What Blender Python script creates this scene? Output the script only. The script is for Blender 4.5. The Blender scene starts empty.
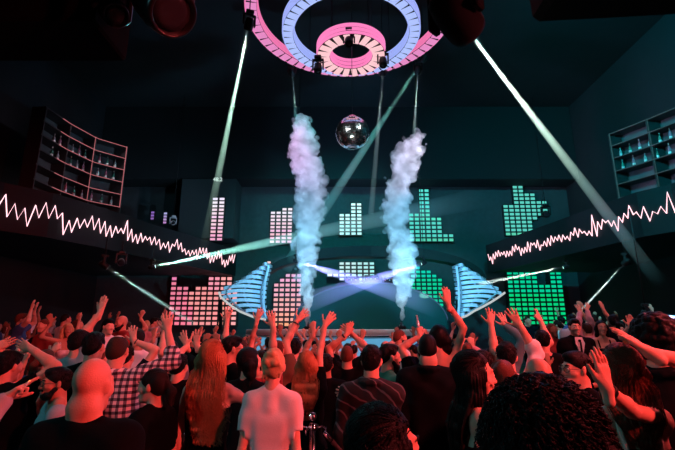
import bpy, math, random
import numpy as np
from mathutils import Vector, Matrix

SC = bpy.context.scene
COL = SC.collection
R = math.radians
rng = random.Random(7)

# ------------------------------------------------------------------ camera frame
FPX, PITCH, CAMZ = 430.0, math.radians(13.47), 1.90
_cp, _sp = math.cos(PITCH), math.sin(PITCH)

def ray(px, py):
    a, b = (px - 337.5) / FPX, (225.0 - py) / FPX
    return Vector((a, _cp - b * _sp, _sp + b * _cp))

def at(px, py, Y):
    d = ray(px, py)
    return Vector((0, 0, CAMZ)) + d * (Y / d.y)

def at_z(px, py, z):
    d = ray(px, py)
    return Vector((0, 0, CAMZ)) + d * ((z - CAMZ) / d.z)

def at_x(px, py, x):
    d = ray(px, py)
    return Vector((0, 0, CAMZ)) + d * (x / d.x)

# ------------------------------------------------------------------ scene helpers
def tag(o, label=None, cat=None, group=None, kind=None):
    if label: o['label'] = label
    if cat: o['category'] = cat
    if group: o['group'] = group
    if kind: o['kind'] = kind
    return o

def empty(name, loc=(0, 0, 0), rz=0.0, label=None, cat=None, group=None):
    o = bpy.data.objects.new(name, None)
    o.empty_display_size = 0.1
    COL.objects.link(o)
    o.location = loc
    o.rotation_euler = (0, 0, rz)
    return tag(o, label, cat, group)

def link(name, me, mat=None, parent=None):
    o = bpy.data.objects.new(name, me)
    COL.objects.link(o)
    if mat is not None:
        if len(me.materials) == 0:
            me.materials.append(mat)
        o.material_slots[0].link = 'OBJECT'
        o.material_slots[0].material = mat
    if parent is not None:
        o.parent = parent
    return o

def copy_tree(o, parent=None):
    c = o.copy()
    COL.objects.link(c)
    if parent is not None:
        c.parent = parent
    for ch in list(o.children):
        copy_tree(ch, c)
    return c

def mesh_np(name, V, Q, smooth=True):
    """quads array -> mesh"""
    me = bpy.data.meshes.new(name)
    nv, nq = len(V), len(Q)
    me.vertices.add(nv)
    me.vertices.foreach_set('co', np.asarray(V, np.float32).ravel())
    me.loops.add(nq * 4)
    me.loops.foreach_set('vertex_index', np.asarray(Q, np.int32).ravel())
    me.polygons.add(nq)
    me.polygons.foreach_set('loop_start', np.arange(0, nq * 4, 4, dtype=np.int32))
    try:
        me.polygons.foreach_set('loop_total', np.full(nq, 4, np.int32))
    except Exception:
        pass
    me.polygons.foreach_set('use_smooth', np.full(nq, smooth, bool))
    me.update(calc_edges=True)
    return me

class MB:
    """collects boxes, tubes, lathes and quads into one mesh"""
    def __init__(self):
        self.v, self.f, self.s, self.mi = [], [], [], []
        self.cur = 0
    def _add(self, vs, fs, smooth=False):
        b = len(self.v)
        self.v += [tuple(p) for p in vs]
        for f in fs:
            self.f.append([i + b for i in f]); self.s.append(smooth); self.mi.append(self.cur)
        return self
    def box(self, c, size, rot=None, bevel=0.0):
        x, y, z = size[0] / 2, size[1] / 2, size[2] / 2
        b = min(bevel, x * .49, y * .49, z * .49)
        if b <= 0:
            vs = [(sx * x, sy * y, sz * z) for sx in (-1, 1) for sy in (-1, 1) for sz in (-1, 1)]
            fs = [(0, 1, 3, 2), (4, 6, 7, 5), (0, 4, 5, 1), (2, 3, 7, 6), (0, 2, 6, 4), (1, 5, 7, 3)]
        else:
            vs, idx = [], {}
            for sx in (-1, 1):
                for sy in (-1, 1):
                    for sz in (-1, 1):
                        for ax in range(3):
                            p = [sx * (x - b), sy * (y - b), sz * (z - b)]
                            p[ax] = (sx * x, sy * y, sz * z)[ax]
                            idx[(sx, sy, sz, ax)] = len(vs); vs.append(p)
            fs = []
            for ax in range(3):
                for s in (-1, 1):
                    o1, o2 = (ax + 1) % 3, (ax + 2) % 3
                    q = []
                    for a_, b_ in ((-1, -1), (1, -1), (1, 1), (-1, 1)):
                        k = [0, 0, 0]; k[ax] = s; k[o1] = a_; k[o2] = b_
                        q.append(idx[(k[0], k[1], k[2], ax)])
                    fs.append(q if s > 0 else q[::-1])
            for ax in range(3):       # edges parallel to ax
                o1, o2 = (ax + 1) % 3, (ax + 2) % 3
                for a_ in (-1, 1):
                    for b_ in (-1, 1):
                        def K(s, w):
                            k = [0, 0, 0]; k[ax] = s; k[o1] = a_; k[o2] = b_
                            return idx[(k[0], k[1], k[2], w)]
                        q = [K(-1, o1), K(1, o1), K(1, o2), K(-1, o2)]
                        fs.append(q if a_ * b_ < 0 else q[::-1])
            for sx in (-1, 1):
                for sy in (-1, 1):
                    for sz in (-1, 1):
                        q = [idx[(sx, sy, sz, a)] for a in range(3)]
                        fs.append(q if sx * sy * sz > 0 else q[::-1])
        M = rot if rot is not None else Matrix.Identity(3)
        c = Vector(c)
        return self._add([c + M @ Vector(p) for p in vs], fs)
    def bar(self, a, b, w, h=None, up=(0, 0, 1)):
        a, b = Vector(a), Vector(b); d = b - a; L = d.length
        if L < 1e-6: return self
        d.normalize(); u = Vector(up)
        x = d.cross(u)
        if x.length < 1e-4: x = d.cross(Vector((1, 0, 0)))
        x.normalize(); z = x.cross(d)
        M = Matrix((x, d, z)).transposed()
        return self.box((a + b) / 2, (w, L, h or w), M)
    def tube(self, pts, r, n=8, cap=True, smooth=True):
        pts = [Vector(p) for p in pts]
        rs = list(r) if hasattr(r, '__len__') else [r] * len(pts)
        vs, fs = [], []
        prev = None
        for i, p in enumerate(pts):
            t = (pts[min(i + 1, len(pts) - 1)] - pts[max(i - 1, 0)])
            t = t.normalized() if t.length > 1e-9 else Vector((0, 0, 1))
            if prev is None:
                x = t.cross(Vector((0, 0, 1)))
                if x.length < 1e-3: x = t.cross(Vector((1, 0, 0)))
            else:
                x = prev - t * prev.dot(t)
            x.normalize(); prev = x
            y = t.cross(x)
            for k in range(n):
                a = 2 * math.pi * k / n
                vs.append(p + (x * math.cos(a) + y * math.sin(a)) * rs[i])
        for i in range(len(pts) - 1):
            for k in range(n):
                k2 = (k + 1) % n
                fs.append((i * n + k, i * n + k2, (i + 1) * n + k2, (i + 1) * n + k))
        if cap:
            fs.append(tuple(range(n - 1, -1, -1)))
            fs.append(tuple((len(pts) - 1) * n + k for k in range(n)))
        return self._add(vs, fs, smooth)
    def lathe(self, prof, n=24, c=(0, 0, 0), M=None, smooth=True):
        """prof: (r, z) list, around local z"""
        vs, fs = [], []
        c = Vector(c); M = M or Matrix.Identity(3)
        for r, z in prof:
            for k in range(n):
                a = 2 * math.pi * k / n
                vs.append(c + M @ Vector((r * math.cos(a), r * math.sin(a), z)))
        for i in range(len(prof) - 1):
            for k in range(n):
                k2 = (k + 1) % n
                fs.append((i * n + k, i * n + k2, (i + 1) * n + k2, (i + 1) * n + k))
        return self._add(vs, fs, smooth)
    def quad(self, *p):
        return self._add(p, [tuple(range(len(p)))])
    def build(self, name, mat, parent=None):
        me = bpy.data.meshes.new(name)
        me.from_pydata(self.v, [], self.f)
        me.polygons.foreach_set('use_smooth', self.s)
        mats = mat if isinstance(mat, (list, tuple)) else [mat]
        o = bpy.data.objects.new(name, me)
        COL.objects.link(o)
        for m in mats: me.materials.append(m)
        if len(mats) > 1:
            me.polygons.foreach_set('material_index', self.mi)
        me.update()
        if parent is not None: o.parent = parent
        return o

def axes(d, up=(0, 0, 1)):
    """matrix whose local +z is d"""
    d = Vector(d).normalized(); u = Vector(up)
    x = u.cross(d)
    if x.length < 1e-4: x = Vector((1, 0, 0)).cross(d)
    x.normalize(); y = d.cross(x)
    return Matrix((x, y, d)).transposed()

# ------------------------------------------------------------------ materials
_mats = {}
def mat(name, col, rough=0.6, metal=0.0, bump=0.0, bscale=40.0, var=0.0, spec=None, sheen=0.0):
    if name in _mats: return _mats[name]
    m = bpy.data.materials.new(name); m.use_nodes = True
    nt = m.node_tree; b = nt.nodes['Principled BSDF']
    b.inputs['Base Color'].default_value = (*col, 1)
    b.inputs['Roughness'].default_value = rough
    b.inputs['Metallic'].default_value = metal
    if spec is not None: b.inputs['Specular IOR Level'].default_value = spec
    if sheen: b.inputs['Sheen Weight'].default_value = sheen
    if bump or var:
        tc = nt.nodes.new('ShaderNodeTexCoord')
        nz = nt.nodes.new('ShaderNodeTexNoise'); nz.inputs['Scale'].default_value = bscale
        nz.inputs['Detail'].default_value = 3
        nt.links.new(tc.outputs['Object'], nz.inputs['Vector'])
        if bump:
            bp = nt.nodes.new('ShaderNodeBump'); bp.inputs['Strength'].default_value = bump
            bp.inputs['Distance'].default_value = 0.01
            nt.links.new(nz.outputs['Fac'], bp.inputs['Height'])
            nt.links.new(bp.outputs['Normal'], b.inputs['Normal'])
        if var:
            mx = nt.nodes.new('ShaderNodeMixRGB')
            mx.inputs['Color1'].default_value = (*[c * (1 - var) for c in col], 1)
            mx.inputs['Color2'].default_value = (*[min(1, c * (1 + var)) for c in col], 1)
            nt.links.new(nz.outputs['Fac'], mx.inputs['Fac'])
            nt.links.new(mx.outputs['Color'], b.inputs['Base Color'])
    _mats[name] = m
    return m

def glow(name, col, strength, base=(0.02, 0.02, 0.02)):
    if name in _mats: return _mats[name]
    m = bpy.data.materials.new(name); m.use_nodes = True
    b = m.node_tree.nodes['Principled BSDF']
    b.inputs['Base Color'].default_value = (*base, 1)
    b.inputs['Emission Color'].default_value = (*col, 1)
    b.inputs['Emission Strength'].default_value = strength
    b.inputs['Roughness'].default_value = 0.4
    _mats[name] = m
    return m

def scatter(name, col, density, aniso=0.0, absorb=0.0):
    if name in _mats: return _mats[name]
    m = bpy.data.materials.new(name); m.use_nodes = True
    nt = m.node_tree; nt.nodes.clear()
    out = nt.nodes.new('ShaderNodeOutputMaterial')
    v = nt.nodes.new('ShaderNodeVolumeScatter')
    v.inputs['Color'].default_value = (*col, 1)
    v.inputs['Density'].default_value = density
    v.inputs['Anisotropy'].default_value = aniso
    nt.links.new(v.outputs['Volume'], out.inputs['Volume'])
    _mats[name] = m
    return m

def hsv(c, k):  # scale a colour
    return tuple(min(1, x * k) for x in c)
# ------------------------------------------------------------------ implicit surfaces -> meshes
def V3(*a): return np.array(a, np.float64)

def surface_nets(F, lo, h):
    ins = F < 0
    nx, ny, nz = F.shape
    cnt = np.zeros((nx - 1, ny - 1, nz - 1), np.int8)
    cor = [(i, j, k) for i in (0, 1) for j in (0, 1) for k in (0, 1)]
    for i, j, k in cor:
        cnt += ins[i:nx - 1 + i, j:ny - 1 + j, k:nz - 1 + k]
    act = (cnt > 0) & (cnt < 8)
    idx = np.argwhere(act)
    if len(idx) == 0:
        return np.zeros((0, 3)), np.zeros((0, 4), np.int32)
    fv = np.stack([F[idx[:, 0] + i, idx[:, 1] + j, idx[:, 2] + k] for i, j, k in cor], 1).astype(np.float64)
    C = np.array(cor, np.float64)
    acc = np.zeros((len(idx), 3)); n = np.zeros(len(idx))
    for a in range(8):
        for b in range(a + 1, 8):
            if abs(C[a] - C[b]).sum() != 1: continue
            m = (fv[:, a] < 0) != (fv[:, b] < 0)
            t = fv[m, a] / (fv[m, a] - fv[m, b])
            acc[m] += C[a] + t[:, None] * (C[b] - C[a]); n[m] += 1
    V = (idx + acc / n[:, None]) * h + lo
    vid = np.full(act.shape, -1, np.int32)
    vid[act] = np.arange(len(idx), dtype=np.int32)
    Q = []
    for ax in range(3):
        s0 = [slice(1, -1)] * 3; s1 = [slice(1, -1)] * 3
        s0[ax] = slice(0, F.shape[ax] - 1); s1[ax] = slice(1, F.shape[ax])
        a, b = ins[tuple(s0)], ins[tuple(s1)]
        e = np.argwhere(a != b)
        if len(e) == 0: continue
        flip = a[tuple(e.T)]
        off = np.ones(3, int); off[ax] = 0
        g = e + off
        o1, o2 = (ax + 1) % 3, (ax + 2) % 3
        d1 = np.zeros(3, int); d1[o1] = 1
        d2 = np.zeros(3, int); d2[o2] = 1
        q = np.stack([vid[tuple((g - d1 - d2).T)], vid[tuple((g - d2).T)], vid[tuple(g.T)], vid[tuple((g - d1).T)]], 1)
        q[~flip] = q[~flip][:, ::-1]
        Q.append(q)
    Q = np.concatenate(Q)
    Q = Q[(Q >= 0).all(1)]
    return V, Q

def cap(a, b, ra, rb=None, k=0.02):
    return ('cap', np.asarray(a, float), np.asarray(b, float), ra, ra if rb is None else rb, k)

def ell(c, r, M=None, k=0.02, sub=False):
    return ('sub' if sub else 'ell', np.asarray(c, float), np.asarray(r, float), np.eye(3) if M is None else np.asarray(M, float), k)

def grow(prims, d):
    o = []
    for p in prims:
        if p[0] == 'cap': o.append(('cap', p[1], p[2], p[3] + d, p[4] + d, p[5]))
        elif p[0] == 'ell': o.append(('ell', p[1], p[2] + d, p[3], p[4]))
    return o

def solidify(prims, h, post=None, scale=1.0):
    """smooth union of capsules and ellipsoids, meshed at grid size h"""
    lo, hi = np.full(3, 9.0), np.full(3, -9.0)
    for p in prims:
        if p[0] == 'cap':
            r = max(p[3], p[4])
            lo = np.minimum(lo, np.minimum(p[1], p[2]) - r); hi = np.maximum(hi, np.maximum(p[1], p[2]) + r)
        elif p[0] == 'ell':
            r = np.abs(p[3]) @ p[2]
            lo = np.minimum(lo, p[1] - r); hi = np.maximum(hi, p[1] + r)
    lo -= 0.03 + 2 * h; hi += 0.03 + 2 * h
    n = np.ceil((hi - lo) / h).astype(int) + 1
    ax = [(lo[i] + h * np.arange(n[i])).astype(np.float32) for i in range(3)]
    F = np.full(tuple(n), 0.25, np.float32)
    for p in prims:
        k = p[-1]
        if p[0] == 'cap':
            r = max(p[3], p[4]); plo = np.minimum(p[1], p[2]) - r; phi = np.maximum(p[1], p[2]) + r
        else:
            r = np.abs(p[3]) @ p[2]; plo, phi = p[1] - r, p[1] + r
        m = k + 2.5 * h
        i0 = np.maximum(np.floor((plo - m - lo) / h).astype(int), 0)
        i1 = np.minimum(np.ceil((phi + m - lo) / h).astype(int) + 1, n)
        if (i1 <= i0).any(): continue
        X = ax[0][i0[0]:i1[0], None, None]; Y = ax[1][None, i0[1]:i1[1], None]; Z = ax[2][None, None, i0[2]:i1[2]]
        if p[0] == 'cap':
            a, ab = p[1], p[2] - p[1]
            L2 = float(ab @ ab) + 1e-12
            t = np.clip(((X - a[0]) * ab[0] + (Y - a[1]) * ab[1] + (Z - a[2]) * ab[2]) / L2, 0, 1)
            d = np.sqrt((X - a[0] - t * ab[0]) ** 2 + (Y - a[1] - t * ab[1]) ** 2 + (Z - a[2] - t * ab[2]) ** 2) - (p[3] + t * (p[4] - p[3]))
        else:
            c, rr, M = p[1], p[2], p[3]
            dx, dy, dz = X - c[0], Y - c[1], Z - c[2]
            q = [(M[0, i] * dx + M[1, i] * dy + M[2, i] * dz) / rr[i] for i in range(3)]
            k0 = np.sqrt(q[0] ** 2 + q[1] ** 2 + q[2] ** 2)
            k1 = np.sqrt((q[0] / rr[0]) ** 2 + (q[1] / rr[1]) ** 2 + (q[2] / rr[2]) ** 2) + 1e-9
            d = k0 * (k0 - 1) / k1
        sl = (slice(i0[0], i1[0]), slice(i0[1], i1[1]), slice(i0[2], i1[2]))
        f = F[sl]
        if p[0] == 'sub':
            d = -d
            hh = np.clip(0.5 - 0.5 * (f - d) / k, 0, 1)
            # smooth max
            F[sl] = f + (d - f) * hh + k * hh * (1 - hh)
        else:
            hh = np.clip(0.5 + 0.5 * (d - f) / k, 0, 1)
            F[sl] = d + (f - d) * hh - k * hh * (1 - hh)
    if post is not None:
        F = post(F, ax[0][:, None, None], ax[1][None, :, None], ax[2][None, None, :]).astype(np.float32)
    F[0] = F[-1] = 0.1; F[:, 0] = F[:, -1] = 0.1; F[:, :, 0] = F[:, :, -1] = 0.1
    V, Q = surface_nets(F, lo, h)
    return V * scale, Q

def rotm(yaw=0, pitch=0, roll=0):
    """head rotation: yaw left +, pitch up +, roll"""
    M = Matrix.Rotation(yaw, 3, 'Z') @ Matrix.Rotation(pitch, 3, 'X') @ Matrix.Rotation(roll, 3, 'Y')
    return np.array(M)

def unit(v):
    v = np.asarray(v, float); return v / (np.linalg.norm(v) + 1e-12)

def hand_prims(w, d, n, side, h, pose='open', f=1.0):
    """w wrist, d pointing direction, n palm normal; side +1 right"""
    d = unit(d); n = unit(n - d * (n @ d))
    t = np.cross(d, n) * side
    P = lambda a, b, c=0.0: w + (t * a + d * b + n * c) * f
    mr = 0.95 * h
    k = 0.012
    o = []
    o.append(cap(w - d * 0.05, P(0, .02), max(.024 * f, mr), max(.022 * f, mr), 0.015))
    kn = {'i': (.029, .088), 'm': (.009, .094), 'r': (-.012, .090), 'p': (-.031, .080)}
    for q in 'imrp':
        a, b = kn[q]
        o.append(cap(P(a * .45, .018), P(a, b), max(.0145 * f, mr), max(.0115 * f, mr), k))
    sp = {'open': 1.0, 'clap': .15, 'relax': .5, 'grip': .2, 'point': .3, 'flat': .3}[pose]
    curl = {'open': .14, 'clap': .06, 'relax': .5, 'grip': 1.25, 'point': 1.35, 'flat': .1}[pose]
    L = {'i': .072, 'm': .080, 'r': .074, 'p': .058}
    A = {'i': 9, 'm': 1, 'r': -7, 'p': -17}
    for q in 'imrp':
        a, b = kn[q]
        th = R(A[q]) * sp
        dirp = t * math.sin(th) + d * math.cos(th)
        p0 = P(a, b)
        c = 0.0
        cc = curl if not (pose == 'point' and q in 'im') else .08
        for j, fr in enumerate((.46, .30, .26)):
            c += cc * (.7 if j == 0 else 1.0)
            v = dirp * math.cos(c) + n * math.sin(c)
            p1 = p0 + v * L[q] * fr * f
            r0 = (.0088, .0082, .0076)[j] * f * (0.88 if q == 'p' else 1); r1 = (.0082, .0076, .0066)[j] * f * (0.88 if q == 'p' else 1)
            o.append(cap(p0, p1, max(r0, mr), max(r1, mr), 0.004))
            p0 = p1
    tb = P(.018, .018, .004)
    am = {'open': (.8, .6, .15), 'clap': (.45, .88, .1), 'relax': (.55, .75, .35), 'grip': (.5, .6, .6), 'point': (.3, .75, .6), 'flat': (.6, .8, .1)}[pose]
    v = unit(t * am[0] + d * am[1] + n * am[2])
    p1 = tb + v * .044 * f
    o.append(cap(tb, p1, max(.015 * f, mr), max(.0125 * f, mr), 0.012))
    v2 = unit(v + d * .35)
    p2 = p1 + v2 * .032 * f
    o.append(cap(p1, p2, max(.011 * f, mr), max(.010 * f, mr), 0.004))
    p3 = p2 + unit(v2 + d * .2) * .026 * f
    o.append(cap(p2, p3, max(.0098 * f, mr), max(.008 * f, mr), 0.004))
    return o

def ik(S, T, l1, l2, pole):
    v = T - S; D = np.linalg.norm(v)
    mx = (l1 + l2) * .995
    over = max(0, D - mx)
    if D > mx: T = S + v / D * mx; D = mx
    D = max(D, abs(l1 - l2) + .02)
    u = unit(T - S)
    a = (l1 * l1 - l2 * l2 + D * D) / (2 * D)
    hgt = math.sqrt(max(l1 * l1 - a * a, 0))
    p = pole - u * (pole @ u)
    if np.linalg.norm(p) < 1e-5: p = V3(0, 0, -1) - u * (-u[2])
    return S + u * a + unit(p) * hgt, S + u * D, over

def person_meshes(sp, h):
    """builds the arrays of every part of one person in local space (facing +Y, feet at z=0), sp['s'] = scale from 1.75 m"""
    fem = sp.get('fem', False); fat = sp.get('fat', 1.0); s = sp['s']
    hs = h / s
    lean = np.array(sp.get('lean', (0, 0)), float)
    def off(z): return V3(lean[0], lean[1], 0) * max(0, (z - .95) / .45)
    def P(x, y, z): return V3(x, y, z) + off(z)
    if fem:
        rings = [(.93, .080, .100, 0), (1.07, .048, .086, .0), (1.19, .062, .088, 0), (1.29, .070, .088, 0), (1.385, .098, .048, -.01)]
        sw, ar = .143, .78
    else:
        rings = [(.93, .085, .104, 0), (1.06, .072, .098, .005), (1.19, .082, .104, .005), (1.30, .095, .102, 0), (1.39, .135, .058, -.01)]
        sw, ar = .182, 1.0
    ar *= sp.get('armr', 1.0) * (0.5 + 0.5 * fat)
    torso = [cap(P(-hx, yo, z), P(hx, yo, z), r * fat - .006, r * fat - .006, .06) for z, hx, r, yo in rings]
    for sx in (-1, 1):
        torso.append(cap(P(sx * .035, -.015, 1.465), P(sx * (sw - .03), -.01, 1.41), .036, .045 * (.5 + .5 * fat), .05))
        if fem: torso.append(ell(P(sx * .066, .082, 1.255), (.058, .052, .056), None, .03))
    # head
    hr = rotm(sp.get('hy', 0), sp.get('hp', 0), sp.get('hroll', 0))
    hp = P(0, -.005, 1.50)
    hc = hp + hr @ V3(0, .018, .122)
    H = lambda x, y, z: hc + hr @ V3(x, y, z)
    head = [ell(H(0, -.012, .030), (.070, .090, .088), hr, .02),
            ell(H(0, .026, -.030), (.055, .064, .082), hr, .025),
            ell(H(0, .048, -.085), (.039, .040, .032), hr, .02),
            cap(H(-.030, .082, .024), H(.030, .082, .024), .011, .011, .02),
            ell(H(-.031, .102, .004), (.017, .017, .013), hr, .012, True),
            ell(H(.031, .102, .004), (.017, .017, .013), hr, .012, True),
            ell(H(-.031, .080, .004), (.0145, .0135, .0125), hr, .004),
            ell(H(.031, .080, .004), (.0145, .0135, .0125), hr, .004),
            cap(H(0, .090, .012), H(0, .108, -.028), .008, .0125, .014),
            ell(H(-.011, .100, -.031), (.009, .010, .008), hr, .006), ell(H(.011, .100, -.031), (.009, .010, .008), hr, .006),
            cap(H(-.018, .088, -.060), H(.018, .088, -.060), .0075, .0075, .006),
            cap(H(-.015, .087, -.073), H(.015, .087, -.073), .0085, .0085, .006),
            ell(H(0, .080, -.103), (.020, .016, .015), hr, .02)]
    for sx in (-1, 1):
        Me = hr @ rotm(sx * -.45, 0, sx * .12)
        head.append(ell(H(sx * .0715, -.006, -.006), (.010, .019, .031), Me, .008))
        head.append(cap(H(sx * .034, .07, -.022), H(sx * .048, .052, -.028), .019, .017, .02))
    nr = (.045 if fem else .056) * (.4 + .6 * fat)
    neck = [cap(P(0, -.022, 1.42), H(0, -.025, -.055), nr * 1.12, nr, .03)]
    if fat > 1.1: neck.append(cap(H(-.03, -.052, -.085), H(.03, -.052, -.085), .034, .034, .04))
    # legs
    legs = []
    for sx in (-1, 1):
        legs += [cap((sx * .085, 0, .90), (sx * .10, .015, .49), .085 * (.5 + .5 * fat), .056, .04), cap((sx * .10, .015, .49), (sx * .105, -.015, .09), .056, .038, .04),
                 cap((sx * .105, -.02, .05), (sx * .115, .12, .035), .038, .03, .03)]
    # arms
    arms, upper, fore, hands, info = [], [], [], [], []
    inv = sp['inv']
    default = {1: None, -1: None}
    for a in sp.get('arms', []): default[a['side']] = a
    for sx in (1, -1):
        a = default[sx]
        S = P(sx * sw, -.005, 1.395)
        if a is None:
            T = P(sx * (sw + (.02 if fem else .05)), .05, .87 if not fem else .88); T = T - off(.9) + off(1.2) * .6
            pole = V3(sx * .25, -1, 0); hd = None; pose = 'relax'
            pn = V3(-sx, 0.2, 0)
        else:
            T = inv(a['w']); hd = unit(inv(a['tip']) - T) if a.get('tip') is not None else None
            pose = a.get('pose', 'open')
            if a.get('el') is not None:
                E_ = inv(a['el']); pole = E_ - (S + T) / 2
            else: pole = V3(sx * .7, .25, -.3)
            pn = np.asarray(a.get('pn', (0, 1, 0)), float)
        up = unit(T - S)[2]
        if up > 0: S = S + V3(-sx * .025 * up, 0, .045 * up)
        E, W, over = ik(S, T, .295, .255, pole)
        info.append((sx, over))
        if hd is None: hd = unit(W - E)
        fd = unit(W - E)
        # keep the hand within 75 degrees of the forearm
        if hd @ fd < .26: hd = unit(hd + fd * (0.5 - hd @ fd))
        u = [cap(S, S + (E - S) * .25, .054 * ar, .050 * ar, .05), cap(S + (E - S) * .2, E, .049 * ar, .039 * ar, .03)]
        M1 = E + (W - E) * .3
        f_ = [cap(E, M1, .040 * ar, .041 * ar, .02), cap(M1, W, .040 * ar, .0255 * max(ar, .85), .02)]
        upper.append((sx, u, S, E)); fore.append((sx, f_, E, W))
        pnn = pn - hd * (pn @ hd)
        if np.linalg.norm(pnn) < .15: pnn = V3(-sx, 0, 0)
        hands += hand_prims(W, hd, pnn, sx, hs, pose, (.92 if fem else 1.0))
    legp = legs
    body = torso + legp
    for _, u, _, _ in upper: body += u
    for _, f_, _, _ in fore: body += f_
    body += neck + head + hands
    out = {}
    out['body'] = solidify(body, hs, None, s)
    # ---- clothing
    top = sp.get('top', 'tee')
    ch = max(h, .010) / s
    seed = sp.get('seed', 1)
    def wrinkle(F, X, Y, Z, amp):
        w = np.sin(23 * X + 15 * Z + 2.4 * np.sin(11 * Y + 8 * Z + seed)) + .7 * np.sin(-19 * X + 27 * Z + 2.6 * np.sin(9 * X + 13 * Y + 2 * seed))
        return F + amp * w
    if top in ('tee', 'shirt', 'jacket'):
        d = {'tee': .013, 'shirt': .014, 'jacket': .018}[top]
        pr = grow(torso[:1], d + .014) + grow(torso[1:], d)
        for sx, u, S, E in upper:
            if top == 'tee':
                En = S + (E - S) * .62
                pr += [cap(S, S + (E - S) * .25, .054 * ar + d + .004, .052 * ar + d + .006, .05), cap(S + (E - S) * .2, En, .050 * ar + d + .004, .045 * ar + d + (.006 if fem else .010), .03)]
            else:
                pr += [('cap', q[1], q[2], q[3] + d + .002, q[4] + d + .002, .028) for q in u]
        if top != 'tee':
            for sx, f_, E, W in fore:
                Wn = E + (W - E) * (.92 if not sp.get('rolled') else .25)
                M1 = E + (W - E) * .3
                if not sp.get('rolled'):
                    pr += [cap(E, M1, .042 * ar + d, .043 * ar + d, .02), cap(M1, Wn, .042 * ar + d, .030 + d, .02)]
                else:
                    pr += [cap(E, Wn, .042 * ar + d + .004, .043 * ar + d + .008, .02)]
            nb = P(0, -.02, 1.475)
            for q in range(10):
                a0, a1 = 2 * math.pi * q / 10, 2 * math.pi * (q + 1) / 10
                rr = nr + .022
                g = lambda a_: nb + V3(rr * math.cos(a_), rr * math.sin(a_) * 1.05, -.035 * max(0, math.sin(a_)) )
                pr.append(cap(g(a0), g(a1), .017, .017, .01))
            pr.append(cap(P(0, -.03, 1.39), P(0, -.028, 1.45), nr + .016, nr + .014, .02))
        else:
            pr.append(cap(P(0, -.026, 1.38), P(0, -.024, 1.437), nr + .020, nr + .016, .02))
        hem = sp.get('hem', .84)
        amp = .0036 if top == 'tee' else .0042
        def post(F, X, Y, Z):
            F = wrinkle(F, X, Y, Z, amp)
            # cut the sleeve tips flat and the hem
            F = np.maximum(F, np.where(np.hypot(X, Y) < .34, hem - Z, -1))
            if top == 'tee':
                for sx, u, S, E in upper:
                    ax_ = unit(E - S); e0 = S + (E - S) * .58
                    pl = (X - e0[0]) * ax_[0] + (Y - e0[1]) * ax_[1] + (Z - e0[2]) * ax_[2]
                    near = np.sqrt((X - e0[0]) ** 2 + (Y - e0[1]) ** 2 + (Z - e0[2]) ** 2) < .12
                    free = (np.abs(X - lean[0] * .5) > (.165 if fem else .205) * fat) | (Z > 1.40)
                    F = np.where(near & free & (pl > -.06), np.maximum(F, pl), F)
            return F
        out[{'tee': 't_shirt', 'shirt': 'shirt', 'jacket': 'jacket'}[top]] = solidify(pr, ch, post, s)
    else:  # tank or strapless top
        pr = grow(torso[:4] + [p for p in torso if p[0] == 'ell'], .010)
        if top == 'dress':
            pr += [cap((-.08, 0, .88), (-.10, 0, .60), .115, .13, .05), cap((.08, 0, .88), (.10, 0, .60), .115, .13, .05)]
        lim = sp.get('lim', 1.30)
        st = []
        for sx in (-1, 1):
            pts = [P(sx * .075, .098, lim - .02), P(sx * .085, .06, 1.40), P(sx * .088, 0, 1.452), P(sx * .085, -.055, 1.42), P(sx * .07, -.10, lim - .02)]
            for q in range(4): st.append(cap(pts[q], pts[q + 1], .012, .012, .004))
        def post(F, X, Y, Z):
            F = wrinkle(F, X, Y, Z, .0014)
            F = np.maximum(F, Z - lim)
            return np.maximum(F, (.62 if top == 'dress' else .84) - Z)
        out['top' if top == 'tank' else 'dress'] = solidify(pr, ch, post, s)
        if sp.get('straps', True): out['strap'] = solidify(st, min(ch, .008), None, s)
    # ---- trousers, shoes
    tr = grow([torso[0]] + [p for p in legs if p[1][2] > .3], .007)
    tr = [p if p[0] != 'cap' or p[2][2] > .2 else ('cap', p[1], p[2], p[3], p[4] + .012, p[5]) for p in tr]
    out['trousers'] = solidify(tr, max(ch, .014), lambda F, X, Y, Z: np.maximum(np.maximum(F, Z - .97), .10 - Z), s)
    sh = [[cap((sx * .105, -.045, .045), (sx * .118, .135, .035), .046, .040, .03), cap((sx * .105, -.045, .02), (sx * .12, .15, .018), .04, .038, .03)] for sx in (-1, 1)]
    out['shoe'] = [solidify(q, max(ch, .013), lambda F, X, Y, Z: np.maximum(F, -Z), s) for q in sh]
    # ---- hair
    hair = sp.get('hair', 'short')
    hh = max(h * .9, .006) / s
    def cut(F, X, Y, Z, c=-.004, a=.62, b=.78):
        dx, dy, dz = X - hc[0], Y - hc[1], Z - hc[2]
        y = hr[0, 1] * dx + hr[1, 1] * dy + hr[2, 1] * dz
        z = hr[0, 2] * dx + hr[1, 2] * dy + hr[2, 2] * dz
        x = hr[0, 0] * dx + hr[1, 0] * dy + hr[2, 0] * dz
        return x, y, z
    def hpost(fr=4e-3, line=-.006, strand=60):
        def post(F, X, Y, Z):
            x, y, z = cut(F, X, Y, Z)
            pl = -(-.60 * y + .80 * z - line) + .006 * np.sin(40 * x) 
            F = np.maximum(F, pl)
            F = F + fr * np.sin(strand * x + 3 * np.sin(25 * y + 13 * z)) * np.cos(.6 * strand * z + 2 * np.sin(21 * x))
            return F
        return post
    capr = [ell(H(0, -.016, .034), (.077, .099, .093), hr, .012)]
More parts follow.
